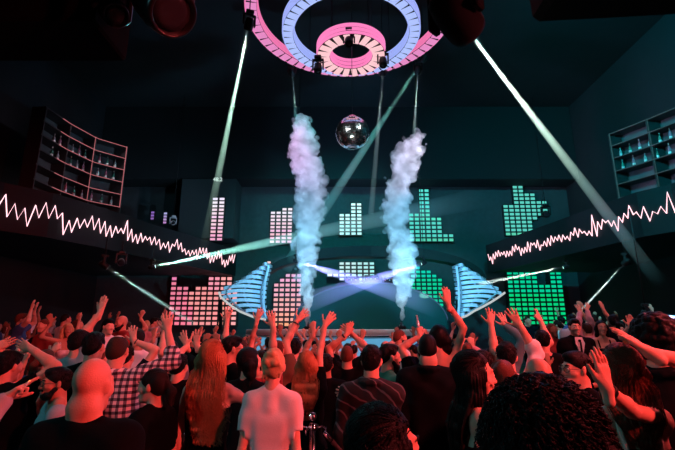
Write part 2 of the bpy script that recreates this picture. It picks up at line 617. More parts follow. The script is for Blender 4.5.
    if hair == 'short':
        out['hair'] = solidify(capr + [ell(H(0, .03, .088), (.055, .06, .034), hr, .012), ell(H(0, -.055, -.01), (.066, .058, .066), hr, .012)], hh, hpost(), s)
    elif hair == 'buzz':
        out['hair'] = solidify([ell(H(0, -.013, .031), (.0725, .0930, .0910), hr, .012), ell(H(0, -.04, -.01), (.0715, .066, .068), hr, .02)], hh, hpost(.0008, .004), s)
    elif hair == 'horseshoe':   # balding: sides and back only
        def hp2(F, X, Y, Z):
            F = hpost(.0015, -.004)(F, X, Y, Z)
            x, y, z = cut(F, X, Y, Z)
            return np.maximum(F, .052 - np.sqrt(x * x + (y - .0) ** 2 + ((z - .13) * .9) ** 2))
        out['hair'] = solidify([ell(H(0, -.014, .03), (.0755, .0955, .0905), hr, .012), ell(H(0, -.05, -.01), (.068, .058, .066), hr, .02)], hh, hp2, s)
    elif hair in ('bun', 'pony'):
        pr = capr + [ell(H(0, -.05, 0), (.072, .064, .07), hr, .02)]
        if hair == 'bun':
            r2 = random.Random(seed)
            for q in range(9):
                a = q * .698
                pr.append(ell(H(.030 * math.cos(a), -.112 + .012 * math.sin(3 * a), .055 + .034 * math.sin(a)), (.024, .024, .022), hr, .008))
            pr.append(ell(H(0, -.105, .055), (.035, .035, .035), hr, .01))
            for q in range(14):
                pr.append(cap(H(r2.uniform(-.06, .06), -.085, r2.uniform(.0, .1)), H(r2.uniform(-.05, .05), -.12, r2.uniform(.03, .08)), .012, .010, .008))
            for q in range(8):
                x0 = -.055 + q * .0157
                pr.append(cap(H(x0, -.078, -.035), H(x0 * .9 + r2.uniform(-.01, .01), -.07, -.085 - r2.random() * .03), .008, .004, .006))
        else:
            b0 = H(0, -.108, .02)
            p1 = b0 + V3(0, 0, -.06) + hr @ V3(0, -.035, 0); p2 = p1 + V3(0, 0, -.13) + hr @ V3(0, .01, 0); p3 = p2 + V3(0, 0, -.12)
            pr += [cap(b0, p1, .026, .034, .02), cap(p1, p2, .034, .030, .02), cap(p2, p3, .030, .010, .02)]
        out['hair'] = solidify(pr, hh, hpost(.003, -.012, 75), s)
    elif hair in ('long', 'bob', 'wavy'):
        L = sp.get('hairlen', .42 if hair != 'bob' else .14)
        fw = sp.get('hairfront', False)
        pr = [ell(H(0, -.020, .032), (.081, .102, .095), hr, .015)]
        bk = hr @ V3(0, -1, 0); bk[2] = 0; bk = unit(bk); sd = V3(-bk[1], bk[0], 0)
        b0 = H(0, -.04, .0)
        nseg = max(2, int(L / .07))
        pts = []
        for q in range(nseg + 1):
            t = q / nseg
            z = b0[2] - .02 - L * t
            push = .025 + .075 * min(1, max(0, (1.52 - z) / .12)) * (1 if L > .2 else .2)
            c = b0 + bk * (push - .03); c = V3(c[0], c[1], z)
            c = c + V3(lean[0], lean[1], 0) * 0
            wdt = (.062 + .012 * math.sin(3.2 * t)) * (1 - .55 * max(0, t - .6) / .4)
            rad = .048 - .028 * t
            pts.append((c, wdt, rad))
            pr.append(cap(c - sd * wdt, c + sd * wdt, rad, rad, .03))
        for sx in (-1, 1):  # side curtains
            f0 = H(sx * .075, .015, .02)
            e0 = H(sx * .080, -.01, -.10)
            pr.append(cap(f0, e0, .022, .02, .03))
            pr.append(cap(e0, e0 + V3(0, 0, -min(.16, L * .5)) + sd * 0 + bk * .03, .022, .014, .03))
        def post(F, X, Y, Z):
            x, y, z = cut(F, X, Y, Z)
            pl = np.where(z > -.12, np.minimum(y * .75 - z * .62 - .018, y - (.035)), -1) 
            F = np.maximum(F, np.where((z > -.2), np.maximum(np.minimum(.6 * y - .8 * z + .022, y - .028), -1), -1))
            ang = np.arctan2(X - hc[0], Y - hc[1])
            F = F + (.0055 if h < .009 else .003) * np.sin(46 * ang + 3 * np.sin(9 * Z)) * np.clip((1.72 - Z) * 8, 0, 1) + (.006 * np.sin(40 * Z + 5 * ang) if hair == 'wavy' else 0)
            return F
        out['hair'] = solidify(pr, hh, post, s)
        out['_curtain'] = (pts, sd, bk, hc, hr)
    elif hair in ('curly', 'afro'):
        r2 = random.Random(seed)
        big = .075 if hair == 'curly' else .05
        big *= sp.get('hairbig', 1)
        pr = [ell(H(0, -.03, .03), (.085 + big * .6, .105 + big * .55, .095 + big * .6), hr, .02)]
        nsp = 520 if h < .009 else 90
        for q in range(nsp):
            u, v = r2.uniform(-1, 1), r2.uniform(0, 6.283)
            q_ = V3(math.sqrt(1 - u * u) * math.cos(v) * (.085 + big * .6), math.sqrt(1 - u * u) * math.sin(v) * (.105 + big * .55), u * (.095 + big * .6))
            pr.append(ell(H(q_[0], q_[1] - .03, q_[2] + .03), V3(1, 1, 1) * r2.uniform(.009, .019), hr, .004))
        if hair == 'curly':
            for q in range(nsp // 2):
                z = -r2.uniform(.03, .34); x = r2.uniform(-1, 1)
                pr.append(ell(hc + V3(x * (.16 - .05 * abs(z)), -.09 - .07 * r2.random(), z), V3(1, 1, 1) * r2.uniform(.03, .055), None, .015))
        def post(F, X, Y, Z):
            x, y, z = cut(F, X, Y, Z)
            return np.maximum(F, np.where(z > -.3, np.minimum(.6 * y - .8 * z + .02, y - .03), -1))
        out['hair'] = solidify(pr, hh, post, s)
    if sp.get('beard'):
        br = [ell(H(0, .050, -.088), (.052, .050, .042), hr, .02), cap(H(-.058, .015, -.045), H(-.045, .05, -.09), .020, .020, .02), cap(H(.058, .015, -.045), H(.045, .05, -.09), .020, .020, .02),
              cap(H(-.024, .090, -.05), H(.024, .090, -.05), .009, .009, .006)]
        def bp(F, X, Y, Z):
            x, y, z = cut(F, X, Y, Z)
            m = np.sqrt((x / .026) ** 2 + ((z + .066) / .011) ** 2) - 1
            F = np.maximum(F, np.where(y > .07, -m * .01, -1))
            return F + .002 * np.sin(130 * x) * np.sin(120 * z)
        out['beard'] = solidify(br, min(hh, .006), bp, s)
    out['_H'] = (hc * s, hr, s)
    out['_info'] = info
    out['_wrist'] = {sx: (W * s, unit(W - E)) for sx, f_, E, W in fore}
    return out
# ------------------------------------------------------------------ people
SKIN = [('skin_light', (.62, .29, .20)), ('skin_fair', (.68, .36, .26)), ('skin_tan', (.46, .22, .14)), ('skin_brown', (.28, .13, .08))]
def skin(i): return mat(SKIN[i][0], SKIN[i][1], .48, bump=.15, bscale=160, var=.08, spec=.28)
HAIRC = {'black': (.0035, .003, .0035), 'dark': (.010, .006, .005), 'brown': (.04, .02, .012), 'auburn': (.13, .035, .02), 'blonde': (.62, .40, .20), 'grey': (.3, .28, .27), 'copper': (.42, .16, .07)}
def hairm(c): return mat('hair_' + c, HAIRC[c], .5, bump=.5, bscale=220, var=.35, spec=.14)
CLOTH = {'black': (.0022, .0028, .0034), 'charcoal': (.0042, .0062, .0075), 'navy': (.004, .007, .014), 'white': (.72, .70, .70), 'grey': (.34, .35, .37), 'green': (.05, .25, .17),
         'teal': (.10, .20, .22), 'red': (.35, .04, .04), 'pink': (.6, .3, .33), 'cream': (.62, .54, .45), 'blue': (.06, .12, .3), 'brown': (.12, .07, .045), 'slate': (.30, .38, .40)}
def cloth(c):
    if c == 'plaid': return plaid()
    if c == 'striped': return striped()
    return mat('cloth_' + c, CLOTH[c], .9, bump=.10, bscale=140, var=.12, spec=.08)

def _pattern(name, build):
    if name in _mats: return _mats[name]
    m = bpy.data.materials.new(name); m.use_nodes = True
    nt = m.node_tree; b = nt.nodes['Principled BSDF']; b.inputs['Roughness'].default_value = .85
    build(nt, b); _mats[name] = m
    return m
def plaid():
    def f(nt, b):
        tc = nt.nodes.new('ShaderNodeTexCoord')
        ws = []
        for d in ('X', 'Z'):
            w = nt.nodes.new('ShaderNodeTexWave'); w.wave_type = 'BANDS'; w.bands_direction = d
            w.inputs['Scale'].default_value = 6.5; w.inputs['Distortion'].default_value = .9; w.inputs['Detail Scale'].default_value = 1.0
            nt.links.new(tc.outputs['Object'], w.inputs['Vector'])
            g = nt.nodes.new('ShaderNodeMath'); g.operation = 'GREATER_THAN'; g.inputs[1].default_value = .45
            nt.links.new(w.outputs['Fac'], g.inputs[0]); ws.append(g)
        mm = nt.nodes.new('ShaderNodeMath'); mm.operation = 'ADD'
        nt.links.new(ws[0].outputs[0], mm.inputs[0]); nt.links.new(ws[1].outputs[0], mm.inputs[1])
        h = nt.nodes.new('ShaderNodeMath'); h.operation = 'MULTIPLY'; h.inputs[1].default_value = .5
        cr = nt.nodes.new('ShaderNodeValToRGB'); cr.color_ramp.interpolation = 'CONSTANT'
        e = cr.color_ramp.elements; e[0].position = 0; e[0].color = (.008, .008, .012, 1); e[1].position = .3; e[1].color = (.12, .13, .17, 1)
        n = e.new(.8); n.color = (.66, .64, .66, 1)
        nt.links.new(mm.outputs[0], h.inputs[0]); nt.links.new(h.outputs[0], cr.inputs['Fac'])
        nt.links.new(cr.outputs['Color'], b.inputs['Base Color'])
    return _pattern('cloth_plaid', f)
def striped():
    def f(nt, b):
        tc = nt.nodes.new('ShaderNodeTexCoord')
        w = nt.nodes.new('ShaderNodeTexWave'); w.wave_type = 'BANDS'; w.bands_direction = 'DIAGONAL'
        w.inputs['Scale'].default_value = 5.5; w.inputs['Distortion'].default_value = 4.5
        nt.links.new(tc.outputs['Object'], w.inputs['Vector'])
        cr = nt.nodes.new('ShaderNodeValToRGB'); cr.color_ramp.interpolation = 'CONSTANT'
        e = cr.color_ramp.elements; e[0].color = (.003, .0035, .0042, 1); e[1].position = .93; e[1].color = (.09, .09, .10, 1)
        nt.links.new(w.outputs['Fac'], cr.inputs['Fac']); nt.links.new(cr.outputs['Color'], b.inputs['Base Color'])
    return _pattern('cloth_striped', f)

PEOPLE = []   # (x, y) already taken
WARN = []

def place(sp):
    """feet position, scale and world->local map of a person whose head top is at pixel sp['px'] and distance sp['Y']"""
    p = at(sp['px'][0], sp['px'][1], sp['Y'])
    g = sp.get('ground', 0.0)
    H = p.z - g - (.03 if sp.get('hair') in ('long', 'bob', 'short', 'bun', 'pony', 'wavy') else 0)
    if H > 1.98: g += H - 1.98; H = 1.98
    if H < 1.50: H = 1.50
    s = H / 1.75
    yaw = R(sp.get('yaw', 0))
    c, sn = math.cos(-yaw), math.sin(-yaw)
    lean = sp.get('lean', (0, 0))
    # the head sits over the lean, so move the feet back under it
    ox, oy = lean[0] * 1.35 * s, lean[1] * 1.35 * s
    fx = p.x - (ox * math.cos(yaw) - oy * math.sin(yaw)); fy = p.y - (ox * math.sin(yaw) + oy * math.cos(yaw))
    base = Vector((fx, fy, g))
    def inv(w):
        d = np.asarray(w, float) - np.array(base)
        return V3(c * d[0] - sn * d[1], sn * d[0] + c * d[1], d[2]) / s
    sp['s'], sp['inv'], sp['base'], sp['yawr'] = s, inv, base, yaw
    return sp

def arm(sp, side, w, tip=None, el=None, dz=.12, pose='open', pn=(0, 1, 0), edz=0.0):
    Y = sp['Y'] + dz
    a = {'side': 1 if side == 'R' else -1, 'w': at(*w, Y), 'pose': pose, 'pn': pn}
    if tip: a['tip'] = at(*tip, Y + .03)
    if el: a['el'] = at(*el, sp['Y'] + dz * .5 + edz)
    return a

def strands(cur, s, n, seed, w=.0022, flick=0.0, segs=15, spread=1.0):
    pts, sd, bk, hc, hr = cur
    r2 = random.Random(seed)
    mb = MB()
    for _ in range(n):
        u = r2.uniform(-1, 1); out = r2.uniform(.72, 1.12)
        th = r2.uniform(-2.2, 2.2)
        q0 = unit(V3(math.sin(th), -math.cos(th), r2.uniform(.15, 2.4)))
        p0 = hc + hr @ V3(q0[0] * .087, -.020 + q0[1] * .107, .032 + q0[2] * .098)
        P_ = [p0]
        ph = r2.uniform(0, 6.28); L = r2.uniform(.75, 1.06)
        side = math.sin(th)
        for q in range(1, segs + 1):
            t = q / segs * L * (len(pts) - 1)
            i = min(int(t), len(pts) - 2); f = t - i
            c = pts[i][0] * (1 - f) + pts[i + 1][0] * f; wd = pts[i][1] * (1 - f) + pts[i + 1][1] * f; rd = pts[i][2] * (1 - f) + pts[i + 1][2] * f
            fr = q / segs
            x = side * (wd + rd) * out * spread
            dep = math.sqrt(max(0.05, 1 - .8 * side * side)) * rd * out * 1.05
            pp = c + sd * (-x) + bk * dep + sd * (.006 * math.sin(ph + 5 * fr)) + bk * (.004 * math.cos(ph + 4 * fr)) + sd * (flick * fr * fr * max(0, r2.random()))
            hq = hr.T @ (pp - hc) - V3(0, -.020, .032)
            nn = np.linalg.norm(hq / V3(.083, .104, .097))
            if nn < 1.03: pp = hc + hr @ (hq * (1.03 / max(nn, .2)) + V3(0, -.020, .032))
            if q <= 3:   # lie along the scalp first
                f_ = q / 4; hq2 = (hr.T @ (p0 - hc) - V3(0, -.020, .032)) * (1 - f_) + (hr.T @ (pp - hc) - V3(0, -.020, .032)) * f_
                nn = np.linalg.norm(hq2 / V3(.083, .104, .097))
                pp = hc + hr @ (hq2 * (max(1.03, nn) / max(nn, .2)) + V3(0, -.020, .032))
            P_.append(pp)
        mb.tube([Vector(tuple(p * s)) for p in P_], [w * s * (1 - .6 * q / segs) for q in range(segs + 1)], 4, cap=False)
    return mb

def add_person(sp, h, label, group=None):
    place(sp)
    sp['arms'] = [arm(sp, *a[:2], **a[2]) if len(a) > 2 else arm(sp, *a) for a in sp.get('hands', [])]
    m = person_meshes(sp, h)
    for sx, over in m['_info']:
        if over > .02: WARN.append('%s side %d over %.2f' % (label[:40], sx, over))
    root = empty('person', sp['base'], sp['yawr'], label, 'person', group)
    PEOPLE.append((sp['base'].x, sp['base'].y))
    sk = skin(sp.get('skin', 0))
    link('body', mesh_np('body', *m['body']), sk, root)
    hm = hairm(sp.get('hairc', 'dark'))
    if 'hair' in m:
        ho = link('hair', mesh_np('hair', *m['hair']), hm, root)
        if sp.get('strands') and '_curtain' in m:
            mb = strands(m['_curtain'], m['_H'][2], sp['strands'], sp.get('seed', 1), flick=sp.get('flick', 0), spread=sp.get('spread', 1.0))
            so = mb.build('loose_strands', hm, ho); tag(so, kind='stuff')
        if sp.get('hair', 'short') == 'short' and h < .012:
            hc_, hr_, s_ = m['_H']; hc_ = hc_ / s_; r2 = random.Random(sp.get('seed', 1)); mb = MB()
            for q in range(300):
                u = r2.uniform(-.25, 1); v = r2.uniform(0, 6.283); rr = math.sqrt(1 - u * u)
                d_ = V3(rr * math.cos(v), rr * math.sin(v), u)
                if -.60 * d_[1] * .099 + .80 * (d_[2] * .093) < .008: continue
                p_ = d_ * V3(.076, .098, .092) + V3(0, -.016, .034)
                tg = V3(0, .5, -.9) if d_[1] > -.2 and d_[2] > .2 else V3(0, -.2, -1)
                tg = unit(tg + d_ * r2.uniform(.0, .28) + V3(r2.uniform(-.5, .5), r2.uniform(-.4, .4), 0))
                L_ = r2.uniform(.014, .026)
                pts = [hc_ + hr_ @ (p_ - d_ * .004), hc_ + hr_ @ (p_ + tg * L_ * .55 + d_ * .004), hc_ + hr_ @ (p_ + tg * L_)]
                mb.tube([Vector(tuple(p * s_)) for p in pts], [.0042, .0034, .0008], 4, cap=False)
            so = mb.build('hair_tufts', hm, ho); tag(so, kind='stuff')
        if sp.get('curls'):
            hc_, hr_, s_ = m['_H']; hc_ = hc_ / s_; r2 = random.Random(sp.get('seed', 1)); mb = MB()
            for q in range(sp['curls']):
                u = r2.uniform(-.5, 1); v = r2.uniform(0, 6.283); rr = math.sqrt(1 - u * u)
                k_ = sp.get('hairbig', 1) * .075
                d_ = hr_ @ V3(rr * math.cos(v), rr * math.sin(v), u)
                if (hr_.T @ d_)[1] > .45 and u < .5: continue
                p_ = hc_ + hr_ @ V3(0, -.03, .03) + d_ * V3(.085 + k_ * .45, .105 + k_ * .4, .095 + k_ * .45)
                L_ = r2.uniform(.12, .30); tn = r2.uniform(5, 8); ph = r2.uniform(0, 6.28); cr_ = r2.uniform(.007, .012)
                pts = []
                for t in range(26):
                    f = t / 25
                    c_ = p_ + d_ * (.05 * math.sin(min(1, f * 2.2) * 1.57)) * (1 if f < .45 else 1) + V3(0, 0, -L_ * f * f) + d_ * V3(.05, .05, 0) * f
                    a_ = ph + f * tn * 6.283
                    pts.append(Vector(tuple((c_ + V3(math.cos(a_), math.sin(a_), .3 * math.sin(a_)) * cr_ * (1 - .3 * f)) * s_)))
                mb.tube(pts, [.0034 * (1 - .5 * t / 25) for t in range(26)], 4, cap=False)
            so = mb.build('loose_curls', hm, ho); tag(so, kind='stuff')
    if 'beard' in m: link('beard', mesh_np('beard', *m['beard']), hairm(sp.get('beardc', sp.get('hairc', 'dark'))), root)
    cm = cloth(sp.get('topc', 'black'))
    for k in ('t_shirt', 'shirt', 'jacket', 'top', 'dress', 'strap'):
        if k in m: link(k, mesh_np(k, *m[k]), cloth(sp['strapc']) if k == 'strap' and 'strapc' in sp else cm, root)
    link('trousers', mesh_np('trousers', *m['trousers']), cloth(sp.get('legc', 'charcoal')), root)
    for q in m['shoe']: link('shoe', mesh_np('shoe', *q), mat('shoe_leather', (.02, .018, .018), .4), root)
    hc, hr, s = m['_H']
    Hl = lambda x, y, z: Vector(tuple(hc + (hr @ V3(x, y, z)) * s))
    if sp.get('eyes'):
        for sx in (-1, 1):
            e = MB(); Mx = axes(Vector(tuple(hr @ V3(0, 1, 0))))
            e.lathe([(.0001, -.011 * s), (.008 * s, -.008 * s), (.0115 * s, 0), (.0095 * s, .0068 * s), (.0055 * s, .0100 * s)], 12, Hl(sx * .031, .0835, .004), Mx)
            e.cur = 1
            e.lathe([(.0055 * s, .0101 * s), (.003 * s, .0112 * s), (.0001, .0116 * s)], 12, Hl(sx * .031, .0835, .004), Mx)
            e.build('eye', [mat('eye_white', (.7, .68, .66), .2), mat('iris', (.02, .012, .01), .15)], root)
            b = MB()
            b.tube([Hl(sx * .014, .096, .025), Hl(sx * .030, .096, .031), Hl(sx * .048, .082, .025)], [.0035 * s, .0045 * s, .002 * s], 6)
            b.build('eyebrow', hm, root)
        l = MB()
        l.tube([Hl(-.021, .0905, -.067), Hl(-.008, .098, -.063), Hl(.008, .098, -.063), Hl(.021, .0905, -.067)], [.002 * s, .0042 * s, .0042 * s, .002 * s], 6)
        l.tube([Hl(-.019, .0905, -.068), Hl(0, .0975, -.0735), Hl(.019, .0905, -.068)], [.002 * s, .005 * s, .002 * s], 6)
        l.build('lips', mat('lips', (.42, .15, .13), .35), root)
    if sp.get('glasses'):
        g = MB()
        for sx in (-1, 1):
            pts = [Hl(sx * .034 + .024 * math.cos(a), .106 - .012 * abs(math.cos(a)) * (1 if math.cos(a) * sx > 0 else 0), .002 + .018 * math.sin(a)) for a in [i * math.pi / 8 for i in range(17)]]
            g.tube(pts, .0022 * s, 6)
            g.tube([Hl(sx * .058, .094, .006), Hl(sx * .076, .05, .006), Hl(sx * .080, -.005, .004)], .002 * s, 6)
        g.tube([Hl(-.010, .107, .004), Hl(.010, .107, .004)], .002 * s, 6)
        g.build('glasses', mat('black_plastic', (.012, .012, .013), .3), root)
    for sd_, col, wd in sp.get('bracelets', []):
        W, d = m['_wrist'][1 if sd_ == 'R' else -1]
        bm_ = MB(); M = axes(Vector(tuple(d)))
        c = Vector(tuple(W - d * .03 * s))
        rr = .030 * s * (.9 if sp.get('fem') else 1.05)
        bm_.lathe([(rr + .004 * math.cos(a), wd * math.sin(a)) for a in [i * math.pi / 4 for i in range(9)]], 20, c, M)
        bm_.build('bracelet', mat('bracelet_' + col, {'black': (.01, .01, .01), 'silver': (.6, .6, .6)}[col], .3, 1.0 if col == 'silver' else 0), root)
    if sp.get('tie'):
        t = MB()
        f = [(-.045, .108, 1.485), (.045, .108, 1.485), (.058, .148, 1.40), (0, .170, 1.19), (-.058, .148, 1.40)]
        n_ = len(f)
        vs = [(x * s, y * s, z * s) for x, y, z in f] + [(x * s, (y - .03) * s, z * s) for x, y, z in f]
        t._add(vs, [tuple(range(n_))[::-1], tuple(range(n_, 2 * n_))] + [(k, (k + 1) % n_, n_ + (k + 1) % n_, n_ + k) for k in range(n_)])
        t.build('shirt_front', cloth('white'), root)
        t2 = MB(); t2.box((0, .160 * s, 1.31 * s), (.020 * s, .026 * s, .22 * s), bevel=.006)
        t2.box((0, .132 * s, 1.435 * s), (.034 * s, .03 * s, .035 * s), bevel=.008)
        t2.build('tie', cloth('black'), root)
    return root
# ------------------------------------------------------------------ camera
cd = bpy.data.cameras.new('camera'); cam = bpy.data.objects.new('camera', cd); COL.objects.link(cam)
cd.sensor_width = 36.0; cd.lens = FPX / 675.0 * 36.0; cd.clip_start = 0.05; cd.clip_end = 100
cam.location = (0, 0, CAMZ); cam.rotation_euler = (math.pi / 2 + PITCH, 0, 0)
SC.camera = cam

# ------------------------------------------------------------------ room shell
M_floor = mat('floor_vinyl', (.012, .012, .014), .5, var=.3, bscale=3)
M_wall = mat('dark_wall', (.045, .050, .055), .8, bump=.2, bscale=6, var=.25)
M_side = mat('black_wall', (.007, .010, .013), .85, var=.3, bscale=2)
M_ceil = mat('black_ceiling', (.010, .011, .013), .9, var=.3, bscale=1.5)
M_fascia = mat('fascia_paint', (.007, .010, .012), .6, spec=.2)
M_black = mat('black_metal', (.006, .006, .007), .5, spec=.25)
M_steel = mat('dark_steel', (.07, .07, .075), .35, .9)
M_chrome = mat('chrome', (.75, .75, .77), .12, 1.0)

def structure(name, mb, m):
    o = mb.build(name, m); o['kind'] = 'structure'; return o
X0, X1, Y0, Y1, ZC = -11.5, 11.5, -5.0, 20.6, 12.6
structure('floor', MB().box(((X0 + X1) / 2, (Y0 + Y1) / 2, -.1), (X1 - X0, Y1 - Y0, .2)), M_floor)
structure('ceiling', MB().box(((X0 + X1) / 2, (Y0 + Y1) / 2, ZC + .1), (X1 - X0, Y1 - Y0, .2)), M_ceil)
structure('wall_left', MB().box((X0 - .1, (Y0 + Y1) / 2, ZC / 2), (.2, Y1 - Y0, ZC)), M_side)
structure('wall_right', MB().box((X1 + .1, (Y0 + Y1) / 2, ZC / 2), (.2, Y1 - Y0, ZC)), M_side)
structure('wall_back', MB().box((0, Y1 + .1, ZC / 2), (X1 - X0 + .4, .2, ZC)), M_wall)
structure('wall_rear', MB().box((0, Y0 - .1, ZC / 2), (X1 - X0 + .4, .2, ZC)), M_side)

zh = at(340, 179, 19.4).z
structure('ceiling_header', MB().box((0, 20.0, (zh + ZC) / 2), (X1 - X0, 1.19, ZC - zh), bevel=.02), mat('header_black', (.006, .009, .011), .9))  # added dark box that gives the lit wall its upper edge
# raised side floors the far guests stand on
TER = {'left': (-11.5, -3.1, 5.6, 19.5, .35), 'right': (3.0, 11.5, 5.2, 19.5, .35)}
for s_, (xa, xb, ya, yb, zt) in TER.items():
    structure('floor_terrace_' + s_, MB().box(((xa + xb) / 2, (ya + yb) / 2, zt / 2), (xb - xa, yb - ya, zt), bevel=.02), M_floor)

# ------------------------------------------------------------------ balconies
BZ = 4.9
LPX = [(-60, 190), (0, 206), (50, 215), (100, 227), (150, 241), (195, 252), (236, 263)]
RPX = [(487, 259), (520, 250), (560, 238), (600, 226), (640, 214), (675, 207), (735, 190)]
BL = [at_z(x, y, BZ) for x, y in LPX]
BR = [at_z(x, y, BZ) for x, y in RPX][::-1]
def ribbon(pts, zlo, zhi, th, out):
    """thick vertical band along pts; out = +1 thickness toward +X side"""
    mb = MB(); n = len(pts)
    vs = []
    for i, p in enumerate(pts):
        t = (pts[min(i + 1, n - 1)] - pts[max(i - 1, 0)]); t.z = 0; t.normalize()
        nrm = Vector((t.y, -t.x, 0)) * out
        for q, z in ((0, zlo), (0, zhi), (th, zhi), (th, zlo)):
            vs.append(Vector((p.x, p.y, z)) + nrm * q)
    fs = [(0, 1, 2, 3), tuple((n - 1) * 4 + k for k in (3, 2, 1, 0))]
    for i in range(n - 1):
        for k in range(4):
            fs.append((i * 4 + k, i * 4 + (k + 1) % 4, (i + 1) * 4 + (k + 1) % 4, (i + 1) * 4 + k))
    mb._add(vs, fs); return mb
def slab(pts, xw, zlo, zhi):
    mb = MB(); n = len(pts)
    vs = []
    for p in pts:
        vs += [(p.x, p.y, zlo), (p.x, p.y, zhi), (xw, p.y, zhi), (xw, p.y, zlo)]
    fs = [(0, 1, 2, 3), tuple((n - 1) * 4 + k for k in (3, 2, 1, 0))]
    for i in range(n - 1):
        for k in range(4):
            fs.append((i * 4 + k, i * 4 + (k + 1) % 4, (i + 1) * 4 + (k + 1) % 4, (i + 1) * 4 + k))
    mb._add(vs, fs); return mb
structure('balcony_wall_left', ribbon(BL, BZ - .62, BZ + .62, .14, -1), M_fascia)
structure('balcony_wall_right', ribbon(BR, BZ - .62, BZ + .62, .14, 1), M_fascia)
structure('balcony_floor_left', slab([p + Vector((-.16, 0, 0)) for p in BL], X0, BZ - .6, BZ - .4), M_side)
structure('balcony_floor_right', slab([p + Vector((.16, 0, 0)) for p in BR], X1, BZ - .6, BZ - .4), M_side)

def along(pts, t):
    L = [0]
    for a, b in zip(pts, pts[1:]): L.append(L[-1] + (b - a).length)
    d = t * L[-1]
    for i in range(len(pts) - 1):
        if d <= L[i + 1] or i == len(pts) - 2:
            f = (d - L[i]) / (L[i + 1] - L[i]); return pts[i].lerp(pts[i + 1], f)
def waveform(pts, seed, inward, label, n, d0, d1, amps):
    r2 = random.Random(seed); P_ = []
    for i in range(n):
        t = d0 + (d1 - d0) * i / (n - 1)
        p = along(pts, t)
        q = along(pts, min(1, t + .01)) - along(pts, max(0, t - .01)); q.z = 0; q.normalize()
        nrm = Vector((q.y, -q.x, 0)) * inward
        k = np.interp(t, [a for a, _ in amps], [b for _, b in amps])
        z = (1 if i % 2 else -1) * k * r2.uniform(.05, 1.0) * (1.8 if r2.random() < .12 else 1) + .35 * k * math.sin(i * .55)
        P_.append(p + nrm * .03 + Vector((0, 0, z)))
    mb = MB()
    mb.tube(P_, [.016] * len(P_), 6)
    o = mb.build('led_waveform', glow('waveform_led', (1.0, .56, .62), 2.0))
    return tag(o, label, 'light', 'zigzag light lines on the balcony fronts')
waveform(BL, 3, 1, 'glowing pink zigzag line along the balcony front under the pink-edged bottle shelves', 96, .07, .985, [(0, .30), (.3, .26), (.6, .20), (1, .30)])
waveform(BR, 5, -1, 'glowing pink zigzag line along the balcony front under the dim teal bottle shelves', 92, .10, .985, [(0, .24), (.4, .24), (.7, .22), (1, .22)])

# ------------------------------------------------------------------ bottle shelves on the balconies
ZT = 8.6
def bottle_shelf(top_px, label, left, edge_col):
    root = empty('bottle_shelf', (0, 0, 0), 0, label, 'shelf')
    top = [at_z(x, y, ZT) for x, y in top_px]
    N = 18
    line = [along(top, i / (N - 1)) for i in range(N)]
    cdir = Vector((-1 if left else 1, 0, 0))
    zs = [6.24, 6.72, 7.20, 7.68, 8.14, 8.6]
    M_sh = mat('shelf_wood', (.030, .028, .030), .5)
    em = glow('shelf_edge_' + ('pink' if left else 'teal'), edge_col, .6 if left else .3)
    zb = BZ - .4
    dep = Vector((-.45 if left else .45, .12, 0))
    for z in zs:
        mb = MB(); vs = []
        for p in line:
            a = Vector((p.x, p.y, z)); b = a + dep
            vs += [a - Vector((0, 0, .035)), a, b, b - Vector((0, 0, .035))]
        fs = [(0, 1, 2, 3), tuple((N - 1) * 4 + k for k in (3, 2, 1, 0))]
        for i in range(N - 1):
            for k in range(4): fs.append((i * 4 + k, i * 4 + (k + 1) % 4, (i + 1) * 4 + (k + 1) % 4, (i + 1) * 4 + k))
        mb._add(vs, fs); sh = mb.build('shelf', M_sh, root)
        e = MB()
        off = Vector((.012 if left else -.012, -.012, -.018))
        e.tube([Vector((p.x, p.y, z)) + off for p in line[int(N * .25):]], .011, 6)
        e.build('edge_light', em, sh)
    for f in (0, .34, .67, 1.0):
        p = along(line, f)
        mb = MB().box((p.x + dep.x / 2, p.y + dep.y / 2, (zb + ZT) / 2), (abs(dep.x), .05, ZT - zb), bevel=.004)
        up = mb.build('upright', M_sh, root)
        if f > .5:
            e = MB().tube([(p.x + (.015 if left else -.015), p.y - .035, 6.2), (p.x + (.015 if left else -.015), p.y - .035, ZT)], .014 if f == 1 else .009, 6)
            e.build('edge_light', em, up)
    mb = MB(); vs = []
    for p in line:
        b = Vector((p.x, p.y, 0)) + dep
        vs += [(b.x, b.y, zb), (b.x, b.y, ZT), (b.x + (-.04 if left else .04), b.y, ZT), (b.x + (-.04 if left else .04), b.y, zb)]
    fs = [(0, 1, 2, 3), tuple((N - 1) * 4 + k for k in (3, 2, 1, 0))]
    for i in range(N - 1):
        for k in range(4): fs.append((i * 4 + k, i * 4 + (k + 1) % 4, (i + 1) * 4 + (k + 1) % 4, (i + 1) * 4 + k))
    mb._add(vs, fs); mb.build('back_panel', mat('shelf_back', (.05, .075, .08), .5), root)
    return line, dep, zs
def bottle(loc, kind, label, group):
    root = empty('bottle', loc, 0, label, 'bottle', group)
    k = 1.15 + .1 * (kind % 3)
    g = [mat('bottle_glass_clear', (.55, .62, .62), .15, .3), mat('bottle_glass_green', (.10, .30, .22), .15, .2), mat('bottle_glass_pink', (.6, .25, .33), .15, .2)][kind % 3]
    mb = MB().lathe([(.0005, 0), (.042, .003), (.045, .02), (.045, .17 * k), (.035, .20 * k), (.016, .235 * k), (.014, .285 * k), (.0005, .286 * k)], 12)
    mb.build('bottle_body', g, root)
    MB().lathe([(.0005, .275 * k), (.017, .276 * k), (.017, .315 * k), (.0005, .316 * k)], 10).build('bottle_cap', mat('bottle_foil', (.7, .66, .6), .3, .8), root)
    MB().lathe([(.0458, .06), (.0462, .062), (.0462, .135), (.0458, .137)], 12).build('bottle_label', mat('bottle_paper', (.75, .72, .68), .7), root)
    return root
